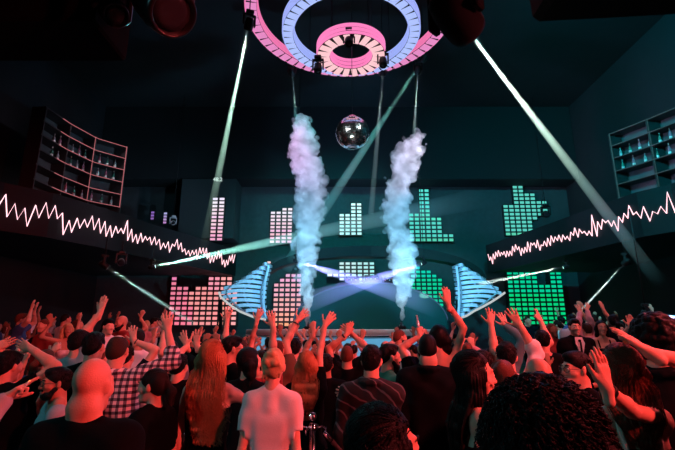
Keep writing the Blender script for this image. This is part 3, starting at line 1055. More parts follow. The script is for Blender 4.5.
ORD = ['first', 'second', 'third', 'fourth', 'fifth', 'sixth', 'seventh', 'eighth', 'ninth', 'tenth', 'eleventh', 'twelfth', 'thirteenth', 'fourteenth', 'fifteenth', 'sixteenth', 'seventeenth', 'eighteenth', 'nineteenth', 'twentieth',
       'twenty-first', 'twenty-second', 'twenty-third', 'twenty-fourth', 'twenty-fifth', 'twenty-sixth', 'twenty-seventh', 'twenty-eighth', 'twenty-ninth', 'thirtieth']
ln, dp, zs = bottle_shelf([(46, 106), (70, 123), (97, 138), (127, 147)], 'tall curved back-bar shelf unit with pink glowing edges on the balcony', True, (.75, .20, .22))
GN = ['clear', 'green', 'pink']
for row, (lev, n_, nm) in enumerate(((3, 10, 'second row'), (2, 10, 'third row'), (0, 6, 'bottom row'))):
    for i in range(n_):
        p = along(ln, .22 + .72 * i / (n_ - 1) if lev else .45 + .5 * i / (n_ - 1)); kd = (i * 2 + row) % 3
        bottle((p.x + dp.x * .4, p.y + dp.y * .4, zs[lev]), kd, '%s bottle, %s from dark end, %s of pink-edged shelves' % (GN[kd], ORD[i], nm), 'bottles on the pink-edged shelves')
ln, dp, zs = bottle_shelf([(740, 80), (700, 97), (650, 118), (609, 134)], 'tall curved back-bar shelf unit in dim teal light on the balcony', False, (.10, .22, .24))
for row, (lev, n_, nm) in enumerate(((3, 8, 'second row'), (2, 7, 'third row'))):
    for i in range(n_):
        p = along(ln, .96 - .58 * i / (n_ - 1)); kd = (i + row) % 3
        bottle((p.x + dp.x * .4, p.y + dp.y * .4, zs[lev]), kd, '%s bottle, %s from upright end, %s of dim teal shelves' % (GN[kd], ORD[i], nm), 'bottles on the dim teal shelves')
# small red screen and cabinet beside the shelf
p = at(63, 193, 15.5)
c = at(63, 193, p.y)
r_ = empty('till_screen', (c.x, c.y, BZ - .4), R(-25), 'small till screen glowing orange-red on the balcony bar', 'screen')
MB().box((0, 0, (c.z - BZ + .4) / 2), (.12, .12, c.z - BZ + .4 - .14), bevel=.01).build('stand', M_black, r_)
MB().box((0, 0, c.z - BZ + .4), (.30, .05, .28), bevel=.008).build('screen_case', M_black, r_)
MB().box((0, -.028, c.z - BZ + .4), (.25, .006, .23)).build('display', glow('orange_screen', (1, .12, .06), 1.0), r_)
c = at(50, 180, p.y - .3)
r_ = empty('drinks_fridge', (c.x - .05, c.y + .6, BZ - .4), R(-25), 'dull grey bar fridge beside the till on the balcony', 'fridge')
MB().box((0, 0, 1.1), (.75, .5, 2.2), bevel=.02).build('fridge_cabinet', mat('fridge_grey', (.10, .085, .09), .5), r_)
d_ = MB().box((0, -.265, 1.1), (.68, .03, 2.08), bevel=.01).build('door', mat('fridge_door', (.12, .10, .10), .4), r_)
MB().bar((.22, -.30, .6), (.22, -.30, 1.2), .02).build('handle', M_steel, d_)

# ------------------------------------------------------------------ equalizer light panels on the back wall
def ramp(c0, c1, f): return tuple(a + (b - a) * f for a, b in zip(c0, c1))
def eq_panel(label, x0, ybot, pitch, rp, cols, ctop, cbot, Y=20.45, strength=1.05, cx=None, holes=(), back=None, fillx=.70, filly=.60):
    """cols: list of (first row, number of rows) counted up from the bottom"""
    back = back or Y1
    n = len(cols); H = max(a + b for a, b in cols)
    a = at(x0, ybot, Y); b = at(x0 + pitch * n, ybot, Y); t = at(x0, ybot - rp * H, Y)
    pw = (b.x - a.x) / n; ph = (t.z - a.z) / H
    root = empty('equalizer_panel', (a.x, Y, a.z), 0, label, 'light panel', 'equalizer light panels on the back wall')
    bm = MB()
    for i, (r0, k) in enumerate(cols):
        bm.box((pw * (i + .5), (.01 + back - Y) / 2, ph * (r0 + k / 2)), (pw * 1.002, back - Y - .01, ph * k))
    bm.build('panel_case', mat('panel_black', (.012, .013, .014), .5), root)
    for i, (r0, k) in enumerate(cols):
        mb = MB(); mats_ = []
        for j in range(k):
            if (i, r0 + j) in holes: continue
            f = (r0 + j) / max(1, H - 1)
            c = ramp(cbot, ctop, f)
            if cx: c = ramp(c, cx, i / max(1, n - 1))
            q = tuple(round(v * 10) / 10 for v in c)
            key = 'led_%02d_%02d_%02d_%d' % (q[0] * 10, q[1] * 10, q[2] * 10, int(strength * 10))
            m_ = glow(key, q, strength)
            if m_ not in mats_: mats_.append(m_)
            mb.cur = mats_.index(m_)
            mb.box((pw * (i + .5), 0, ph * (r0 + j + .5)), (pw * fillx, .03, ph * filly))
        if mb.v: mb.build('light_column', mats_, root)
    return root
WH, PK, OR = (.9, .85, .95), (.9, .38, .55), (1.0, .55, .40)
CY, TL, GR = (.60, .95, .95), (.08, .62, .45), (.02, .65, .20)
eq_panel('narrow two-column white and pink equalizer panel by the grey wall block', 209, 241, 6.9, 3.65, [(0, 12), (0, 12)], WH, PK, Y=19.2, back=19.3)
eq_panel('pink-white four-column equalizer panel beside the purple smoke jet', 269, 243.5, 5.8, 3.6, [(0, 9), (0, 9), (0, 10), (0, 10)], (.95, .80, .9), PK)
eq_panel('pale cyan stepped equalizer panel between the two smoke jets', 338.8, 235.5, 5.9, 3.65, [(0, 6), (0, 6), (0, 9), (0, 9)], (.75, .95, .95), CY)
eq_panel('teal skyline equalizer panel with the tallest columns beside the smoke jet', 409.5, 242, 5.6, 4.1, [(0, 7), (0, 7), (0, 13), (0, 13), (0, 6), (0, 6), (0, 2), (0, 2)], (.10, .70, .62), TL)
eq_panel('teal stepped equalizer panel floating above the zigzag light line', 505.5, 236, 5.7, 3.9, [(0, 8), (0, 8), (0, 13), (0, 13), (1, 10), (4, 7), (5, 4), (5, 4)], (.06, .62, .50), TL)
eq_panel('wide pink equalizer panel low on the wall behind the raised hands', 167, 326, 6.3, 4.95, [(0, 11), (0, 8), (0, 8), (0, 7), (0, 8), (0, 8), (0, 11), (0, 11), (0, 12), (0, 12), (0, 7)], (.78, .20, .38), (.85, .18, .26), cx=(1, .40, .36), Y=20.3)
eq_panel('pink and orange equalizer panel beside the blue fin and smoke jet', 272, 327, 5.8, 4.9, [(0, 9), (0, 10), (0, 11), (0, 11), (0, 11)], (.85, .42, .62), (1, .42, .25), Y=20.3)
eq_panel('two stacked pink light cells above the tip of the blue fin', 266.5, 267.5, 4.6, 3.4, [(0, 2)], (.95, .6, .6), (.95, .6, .6), Y=20.3)
eq_panel('small pale equalizer panel above the crossing lilac beams', 326.5, 285, 6.1, 3.9, [(2, 1), (2, 1), (1, 5), (1, 5), (0, 6), (0, 6), (1, 5), (1, 5)], (.70, .85, .85), (.75, .85, .9), Y=20.3, cx=(.45, .85, .80))
eq_panel('green equalizer panel sloping down to the blue fin and raised hand', 412, 324, 5.5, 4.15, [(0, 14), (0, 14), (0, 13), (0, 13), (0, 12), (0, 11)], (.03, .62, .38), GR, Y=20.3)
eq_panel('pair of green light cells above the tip of the right blue fin', 451.5, 265.5, 4.6, 4, [(0, 1), (0, 1)], TL, TL, Y=20.3)
eq_panel('wide bright green equalizer panel beneath the zigzag light line', 511, 325, 6.3, 4.5, [(0, 13), (0, 13), (0, 13), (0, 13), (0, 13), (0, 9), (0, 9), (0, 13), (0, 13)], (.04, .62, .30), GR, Y=20.2)
# far violet bits by the balcony end
eq_panel('small violet light cells beyond the left balcony rail', 150, 220, 4, 3, [(0, 3)], (.35, .2, .8), (.4, .2, .7), back=19.6, Y=19.5, strength=.6)
eq_panel('small lilac light cells beside the slanted grey lamp', 162.5, 224, 4, 3, [(0, 4)], (.5, .5, .9), (.6, .3, .7), back=19.6, Y=19.5, strength=.8)
# grey wall block on the left of the back wall
a, b = at(176, 238, 19.2), at(236, 178, 19.2)
structure('wall_block_left', MB().box(((a.x + b.x) / 2, 19.9, (a.z + b.z) / 2), (b.x - a.x, 1.2, b.z - a.z), bevel=.02), mat('block_grey', (.028, .038, .042), .8))
c = at(217.5, 179.3, 19.2)
fc = bpy.data.curves.new('sign_text', 'FONT'); fc.body = '48.2'; fc.size = .26; fc.align_x = 'CENTER'; fc.align_y = 'CENTER'; fc.extrude = .01
fo = bpy.data.objects.new('sign_source', fc); fm = bpy.data.meshes.new_from_object(fo); bpy.data.objects.remove(fo); fm.materials.clear(); fo = link('number_sign', fm, glow('sign_white', (.8, .9, .9), .8)); fo.location = (c.x, 19.24, c.z); fo.rotation_euler = (math.pi / 2, 0, 0)
tag(fo, 'tiny glowing white number high on the grey wall block', 'sign')

# ------------------------------------------------------------------ stage with DJ booth, arch and fins
SX, SY, SR = .32, 16.6, 3.65
zt = at(350, 329.5, SY - SR).z; zb2 = at(350, 337, SY - SR).z
st = empty('stage', (SX, SY, 0), 0, 'round white-rimmed stage with a pale blue-lit front', 'stage')
MB().lathe([(.001, zt), (SR, zt), (SR + .02, zt - .03), (SR + .02, zb2 + .03), (SR, zb2), (SR - .25, zb2), (SR - .25, zb2 - .05)], 96).build('rim', mat('rim_white', (.72, .66, .66), .35), st)
MB().tube([(math.cos(t_ * math.pi / 48) * (SR + .02), math.sin(t_ * math.pi / 48) * (SR + .02), zb2 + .01) for t_ in range(49, 96)], .025, 8).build('rim_rail', M_chrome, st)
MB().lathe([(SR - .25, zb2 - .05), (SR - .22, .5), (SR - .22, 0)], 96).build('front_panel', glow('stage_front_glow', (.12, .42, .68), .8, (.3, .35, .4)), st)  # emission put in for the blue light on the panel

DBY = 16.4
dj = empty('dj_booth', (at(370, 300, DBY).x, DBY, zt), 0, 'dark green domed DJ booth in the middle of the stage', 'dj booth')
hb = at(370, 284, DBY).z - zt; hw = at(446, 300, DBY).x - at(370, 300, DBY).x
mb = MB(); N = 40; prof = []
for i in range(N + 1):
    a = math.pi * i / N
    prof.append((-math.cos(a) * hw, hb * (.20 + .80 * math.sin(a) ** 1.1)))
for layer, (y_, k) in enumerate(((-.6, .97), (-.55, 1.0), (.9, 1.0))):
    pass
vs, fs = [], []
for y_, k in ((-.75, .965), (-.68, 1.0), (.9, 1.0)):
    for x_, z_ in prof: vs.append((x_ * (k if y_ < -.7 else 1), y_ + .5 * (x_ / hw) ** 2, z_ * k))
    for x_, z_ in prof: vs.append((x_ * (k if y_ < -.7 else 1), y_ + .5 * (x_ / hw) ** 2, 0))
K = 2 * (N + 1)
for l in range(2):
    for i in range(N):
        fs.append((l * K + i, l * K + i + 1, (l + 1) * K + i + 1, (l + 1) * K + i))
fs += [(i, N + 1 + i, N + 2 + i, i + 1) for i in range(N)]
fs += [(2 * K + i, 2 * K + i + 1, 2 * K + N + 2 + i, 2 * K + N + 1 + i) for i in range(N)]
fs += [(0, K, K + N + 1, N + 1), (K, 2 * K, 2 * K + N + 1, K + N + 1), (N, N + N + 1, K + N + N + 1, K + N), (K + N, K + N + N + 1, 2 * K + N + N + 1, 2 * K + N)]
mb._add(vs, fs); mb.build('booth_shell', mat('booth_green', (.006, .075, .06), .6, spec=.2), dj)
mb = MB()
for l, y_ in enumerate((-.70,)):
    mb.tube([(x_ * .985, y_ + .5 * (x_ / hw) ** 2 - .02, z_ * .985 + .01) for x_, z_ in prof], .018, 6)
mb.build('edge_trim', glow('booth_edge', (.15, .25, .5), .3), dj)
# decks and mixer on top of the booth
r2 = random.Random(11)
for i, (px_, nm, lb) in enumerate(((352, 'dj_deck', 'left black DJ deck with small red lights on the booth top'), (371, 'dj_mixer', 'black DJ mixer with coloured lights in the booth centre'), (389, 'dj_deck', 'right black DJ deck with small white lights on the booth top'))):
    x_ = at(px_, 285, DBY).x - at(370, 300, DBY).x
    zz = zt + hb * (.20 + .80 * math.sqrt(max(0, 1 - (x_ / hw) ** 2)) ** 1.1)
    g = empty(nm, (at(px_, 285, DBY).x, DBY - .35, zz + .12), 0, lb, 'dj equipment')
    MB().box((0, 0, .05), (.52, .42, .16), Matrix.Rotation(.35, 3, 'X'), bevel=.01).build('case', M_black, g)
    if nm == 'dj_deck': MB().lathe([(.001, .0), (.15, 0), (.155, .01), (.155, .02), (.001, .022)], 24, (0, -.03, .125), Matrix.Rotation(.35, 3, 'X')).build('platter', M_steel, g)
    for k in range(6):
        q = Vector((-.20 + .08 * k, -.20, .02 + .03 * (k % 2)))
        MB().box(q, (.045, .03, .03), bevel=.004).build('button', glow('button_%d' % (k % 3), [(1, .25, .2), (.9, .8, .8), (.3, .8, .7)][(k + i) % 3], .8), g)
# dark arch above the booth
mb = MB(); n = 48
cx_, z0_ = at(372, 282, 18.2).x, at(372, 282, 18.2).z
ax_, az_ = at(480, 282, 18.2).x - cx_, at(372, 246, 18.2).z - z0_
vs, fs = [], []
for i in range(n + 1):
    a = math.pi * i / n
    for k, (ra, rz_) in enumerate(((1, 1), (.965, .70))):
        for y_ in (18.2, 18.8):
            vs.append((cx_ - math.cos(a) * ax_ * ra, y_ - .8 * abs(math.cos(a)), z0_ + math.sin(a) * az_ * rz_))
for i in range(n):
    b_ = i * 4
    for q in ((0, 1, 5, 4), (1, 3, 7, 5), (3, 2, 6, 7), (2, 0, 4, 6)): fs.append(tuple(b_ + k for k in q))
fs += [(0, 2, 3, 1), (n * 4, n * 4 + 1, n * 4 + 3, n * 4 + 2)]
mb._add(vs, fs)
o = mb.build('stage_arch', mat('arch_dark', (.008, .012, .014), .6, spec=.2)); tag(o, 'low dark eye-shaped arch over the crossing lilac beams', 'arch')

def fin(outline_rows, label, Y, flip):
    """outline_rows: (y, x_start, x_end) in picture units for each slat"""
    base = at(outline_rows[len(outline_rows) // 2][1], 300, Y)
    root = empty('stage_fin', (base.x, Y, zt), 0, label, 'stage decoration')
    M_f = mat('fin_metal', (.30, .42, .52), .35, .3); M_l = glow('fin_glow', (.16, .50, .82), .75, (.3, .4, .5))
    for (y_, xa, xb) in outline_rows:
        pa, pb = at(xa, y_, Y), at(xb, y_, Y)
        N = 8; pts = []
        for i in range(N + 1):
            f = i / N
            g_ = f if not flip else 1 - f
            p = pa.lerp(pb, f); p.y = Y - .5 + .9 * (g_ - .5) ** 2 * 2
            p.z += .05 * math.sin(math.pi * f)
            pts.append(p - Vector((base.x, Y, zt)))
        mb = MB()
        for u, v in zip(pts, pts[1:]): mb.bar(u, v, .12, .10)
        s_ = mb.build('slat', M_f, root)
        e = MB()
        for u, v in zip(pts, pts[1:]): e.bar(u + Vector((0, -.07, 0)), v + Vector((0, -.07, 0)), .02, .12)
        e.build('glow_strip', M_l, s_)  # glow put on the slats in place of blue light falling there
    # ribs that carry the slats
    for f in (.15, .55, .93):
        pts = []
        for (y_, xa, xb) in outline_rows:
            ff = f if not flip else 1 - f
            p = at(xa + (xb - xa) * ff, y_, Y); p.y = Y - .42
            pts.append(p - Vector((base.x, Y, zt)))
        MB().tube(pts, .035, 8).build('rib', M_f, root)
    # rims following the outline, their glow standing in for light on them
    edge = [(xb if not flip else xa, y_) for (y_, xa, xb) in outline_rows]
    pts = []
    for x_, y_ in edge:
        p = at(x_, y_, Y); p.y = Y - .5; pts.append(p - Vector((base.x, Y, zt)))
    MB().tube(pts, .045, 8).build('edge_tube', M_l, root)
    low = [((xa if not flip else xb), y_) for (y_, xa, xb) in outline_rows if y_ > 290]
    pts = []
    for x_, y_ in low + [(outline_rows[-1][2] if not flip else outline_rows[-1][1], outline_rows[-1][0] + 3)]:
        p = at(x_, y_, Y); p.y = Y - .52; pts.append(p - Vector((base.x, Y, zt)))
    MB().tube(pts, .04, 8).build('lower_rim', glow('fin_rim', (.75, .80, .80), .7), root)
    zmin = min(p.z for p in pts)
    MB().bar((0, 0, 0), (0, -.3, max(.05, at(250, 300, Y).z - zt)), .12).build('post', M_black, root)
LROWS = [(267, 264, 271), (271, 258, 270), (275, 250, 269), (279.5, 243, 268), (284, 234, 267), (288.5, 225, 266.5), (293, 222.5, 266), (297.5, 224, 266), (302, 229, 265.5), (307, 235, 266), (312, 243, 267), (317, 255, 268)]
fin(LROWS, 'blue slatted fin pointing toward the pink equalizer panels', 17.0, False)
RROWS = [(268, 453, 462), (272, 453.5, 469), (276, 454, 478), (280, 454.5, 484), (284.5, 455, 491), (289, 455, 497), (293.5, 455.5, 500), (298, 455.5, 494), (302.5, 455.5, 487), (307, 455.5, 479), (311.5, 455, 470), (316, 455, 463)]
fin(RROWS, 'blue slatted fin pointing toward the green equalizer panel', 17.0, True)

# ------------------------------------------------------------------ the three light rings
RC = [(351, 57, .90, .55, .34, 20, (1.0, .22, .52), (1.0, .58, .62), 'smallest and lowest pink light ring above the mirror ball'),
      (351, 37.5, 1.82, 1.53, .32, 44, (.33, .42, .93), (.42, .53, .98), 'middle lavender-blue light ring hanging over the dance floor'),
      (350, 18, 2.79, 2.47, .28, 56, (.85, .18, .42), (.78, .25, .54), 'largest outer pink light ring hanging over the dance floor')]
RINGC = []
for px_, py_, ro, ri, hgt, nseg, cs, cb, lb in RC:
    c = at(px_, py_, 10.0)
    RINGC.append((c, ro, ri, hgt))
    root = empty('light_ring', c, 0, lb, 'ceiling light', 'nested light rings')
    MB().lathe([(ri + .03, .02), (ro - .03, .02), (ro - .03, hgt - .01), (ri + .03, hgt - .01), (ri + .03, .02)], 96, smooth=False).build('ring_frame', M_black, root)
    n = 96; side = glow('ring_side_%d' % nseg, cs, 1.0); bot = glow('ring_cell_%d' % nseg, cb, 1.0)
    for nm, r_ in (('outer_band', ro), ('inner_band', ri)):
        mb = MB(); k = 3
        for q in range(k):
            za, zb3 = hgt * q / k + .012 + (.02 if q == 0 else 0), hgt * (q + 1) / k - .016
            mb.lathe([(r_ - .015, za), (r_ + .012, za), (r_ + .012, zb3), (r_ - .015, zb3), (r_ - .015, za)], n, smooth=False)
        mb.build(nm, side, root)
    for q in range(nseg):
        a0 = 2 * math.pi * (q + .09) / nseg; a1 = 2 * math.pi * (q + .91) / nseg
        gp = .24 if nseg == 20 else .16
        mb = MB(); vs = []
        for a_, sgn in ((a0, 1), ((a0 + a1) / 2, 0), (a1, -1)):
            # cells taper a little towards the outside, leaving wedge gaps
            for r_, w_ in ((ri + .02, 1.0), (ro - .02, 1 - gp * 1.2)):
                am = (a0 + a1) / 2; aa = am + (a_ - am) * w_
                for z_ in (-.012, .02): vs.append((r_ * math.cos(aa), r_ * math.sin(aa), z_))
        fs = []
        for s_ in (0, 1):
            b_ = s_ * 4
            fs += [(b_, b_ + 4, b_ + 6, b_ + 2), (b_ + 1, b_ + 3, b_ + 7, b_ + 5), (b_, b_ + 1, b_ + 5, b_ + 4), (b_ + 2, b_ + 6, b_ + 7, b_ + 3)]
        fs += [(0, 2, 3, 1), (8, 9, 11, 10)]
        mb._add(vs, fs); mb.build('light_cell', bot, root)
    for q in range(4):
        a_ = math.pi / 4 + q * math.pi / 2; rm = (ro + ri) / 2
        MB().tube([(rm * math.cos(a_), rm * math.sin(a_), hgt), (rm * math.cos(a_), rm * math.sin(a_), ZC - c.z)], .012, 6).build('cable', M_black, root)

# mirror ball
c = at(352.5, 133, 10.0); rb = .425
root = empty('mirror_ball', c, 0, 'mirror ball hanging on a thin cable below the light rings', 'mirror ball')
mb = MB(); nl, nr_ = 22, 40
for i in range(1, nl - 1):
    t0, t1 = math.pi * (i + .05) / nl, math.pi * (i + .95) / nl
    for j in range(nr_):
        p0, p1 = 2 * math.pi * (j + .05) / nr_, 2 * math.pi * (j + .95) / nr_
        q = [Vector((rb * math.sin(t_) * math.cos(p_), rb * math.sin(t_) * math.sin(p_), rb * math.cos(t_))) for t_, p_ in ((t0, p0), (t1, p0), (t1, p1), (t0, p1))]
        mb._add(q, [(0, 1, 2, 3)])
mb.build('mirror_tiles', mat('mirror', (.92, .92, .94), .16, 1.0), root)
MB().lathe([(rb * .985 * math.sin(math.pi * i / 24) + .0001, rb * .985 * math.cos(math.pi * i / 24)) for i in range(25)], 40).build('core', M_black, root)
MB().lathe([(.0001, rb + .04), (.10, rb + .03), (.12, rb - .02), (.12, rb - .04)], 24).build('cap', mat('pink_cap', (.55, .12, .25), .4), root)
MB().tube([(0, 0, rb), (0, 0, ZC - c.z)], .008, 6).build('cable', M_steel, root)

# ------------------------------------------------------------------ moving-head lamps
def moving_head(pos, aim, size, label, group, lens=None, stem=.3, lens_str=1.0, shell=None):
    """hanging lamp: base, yoke, tilting head with a lens; pos = centre of the head"""
    pos = Vector(pos); d = (Vector(aim) - pos).normalized()
    root = empty('moving_head_lamp', pos, 0, label, 'stage lamp', group)
    s = size; m_ = shell or M_black
    yaw = math.atan2(d.y, d.x)
    rz = Matrix.Rotation(yaw, 3, 'Z')
    MB().box((0, 0, .78 * s), (.62 * s, .5 * s, .26 * s), rz, bevel=.05 * s).build('base', m_, root)
    y = MB()
    for sg in (-1, 1):
        q = rz @ Vector((0, sg * .37 * s, 0))
        y.box(q + Vector((0, 0, .28 * s)), (.22 * s, .10 * s, .82 * s), rz, bevel=.03 * s)
    y.box((0, 0, .64 * s), (.26 * s, .84 * s, .10 * s), rz, bevel=.03 * s)
    y.build('yoke', m_, root)
    M = axes(d)
    MB().lathe([(.001, -.42 * s), (.16 * s, -.41 * s), (.24 * s, -.34 * s), (.28 * s, -.15 * s), (.30 * s, .10 * s), (.29 * s, .32 * s), (.27 * s, .40 * s), (.24 * s, .40 * s), (.23 * s, .34 * s), (.001, .34 * s)], 28, (0, 0, 0), M).build('lamp_head', m_, root)
    MB().lathe([(.001, .365 * s), (.12 * s, .36 * s), (.22 * s, .345 * s), (.22 * s, .335 * s), (.001, .335 * s)], 24, (0, 0, 0), M).build('lens', lens or mat('dark_lens', (.02, .02, .025), .08), root)
    if stem == 'ceil': stem = ZC - pos.z - .88 * s
    if stem == 'balc': stem = max(.05, BZ - .6 - pos.z - .88 * s)
    if stem:
        MB().tube([(0, 0, .88 * s), (0, 0, .88 * s + stem)], .03 * min(1, s * 2) if stem < 1 else .012, 8).build('clamp', M_black, root)
    return pos + d * .36 * s

SPOTS = []
def spot(pos, aim, energy, col, angle, blend=.4, soft=.03, name='spot'):
    l = bpy.data.lights.new(name, 'SPOT'); l.energy = energy; l.color = col; l.spot_size = angle; l.spot_blend = blend; l.shadow_soft_size = soft
    o = bpy.data.objects.new(name, l); COL.objects.link(o); o.location = pos
    o.rotation_euler = (Vector(aim) - Vector(pos)).to_track_quat('-Z', 'Y').to_euler()
    return o
def beam(pos, end, r0, r1, energy, col, density, label, scol=(1, 1, 1), fade=0.0):
    """a shaft of hazy air lit by a narrow spot"""
    pos, end = Vector(pos), Vector(end); d = end - pos; L = d.length; d.normalize()
    M = axes(d); n = 20; mb = MB()
    mb.lathe([(.0001, 0), (r0, 0), (r1, L), (.0001, L)], n, pos, M)
    key = 'haze_%03d_%d%d%d' % (int(density * 100), int(scol[0] * 9), int(scol[1] * 9), int(scol[2] * 9))
    m_ = scatter(key + ('_%d' % len(_mats) if fade else ''), scol, density)
    if fade:      # density lowered along the shaft so its light seems to die away
        nt = m_.node_tree; v = [n_ for n_ in nt.nodes if n_.type == 'VOLUME_SCATTER'][0]
        tc = nt.nodes.new('ShaderNodeTexCoord'); dt = nt.nodes.new('ShaderNodeVectorMath'); dt.operation = 'DOT_PRODUCT'; dt.inputs[1].default_value = d
        nt.links.new(tc.outputs['Object'], dt.inputs[0])
        mr = nt.nodes.new('ShaderNodeMapRange'); mr.interpolation_type = 'SMOOTHSTEP'
        s0 = pos.dot(d); mr.inputs['From Min'].default_value = s0 + L * fade; mr.inputs['From Max'].default_value = s0 + L
        mr.inputs['To Min'].default_value = density; mr.inputs['To Max'].default_value = 0.0
        nt.links.new(dt.outputs['Value'], mr.inputs['Value']); nt.links.new(mr.outputs['Result'], v.inputs['Density'])
    o = mb.build('light_beam', m_)
    tag(o, label, 'light beam', 'light beams in the haze', 'stuff')
    back = r0 * L / max(1e-3, (r1 - r0))           # apex of the cone behind the lens
    ang = 2 * math.atan((r1 - r0) / L)
    spot(pos + d * (.02 + r0 * .7), end, energy, col, max(ang * 1.35 + 2 * r0 / L, R(1.2)), .5, r0 * .7, 'beam_spot')
    return o
def px_r(p, px):   # radius in metres of a width given in picture units at point p
    return px / 2 / FPX * ((Vector(p) - Vector((0, 0, CAMZ))).dot(Vector((0, _cp, _sp))))
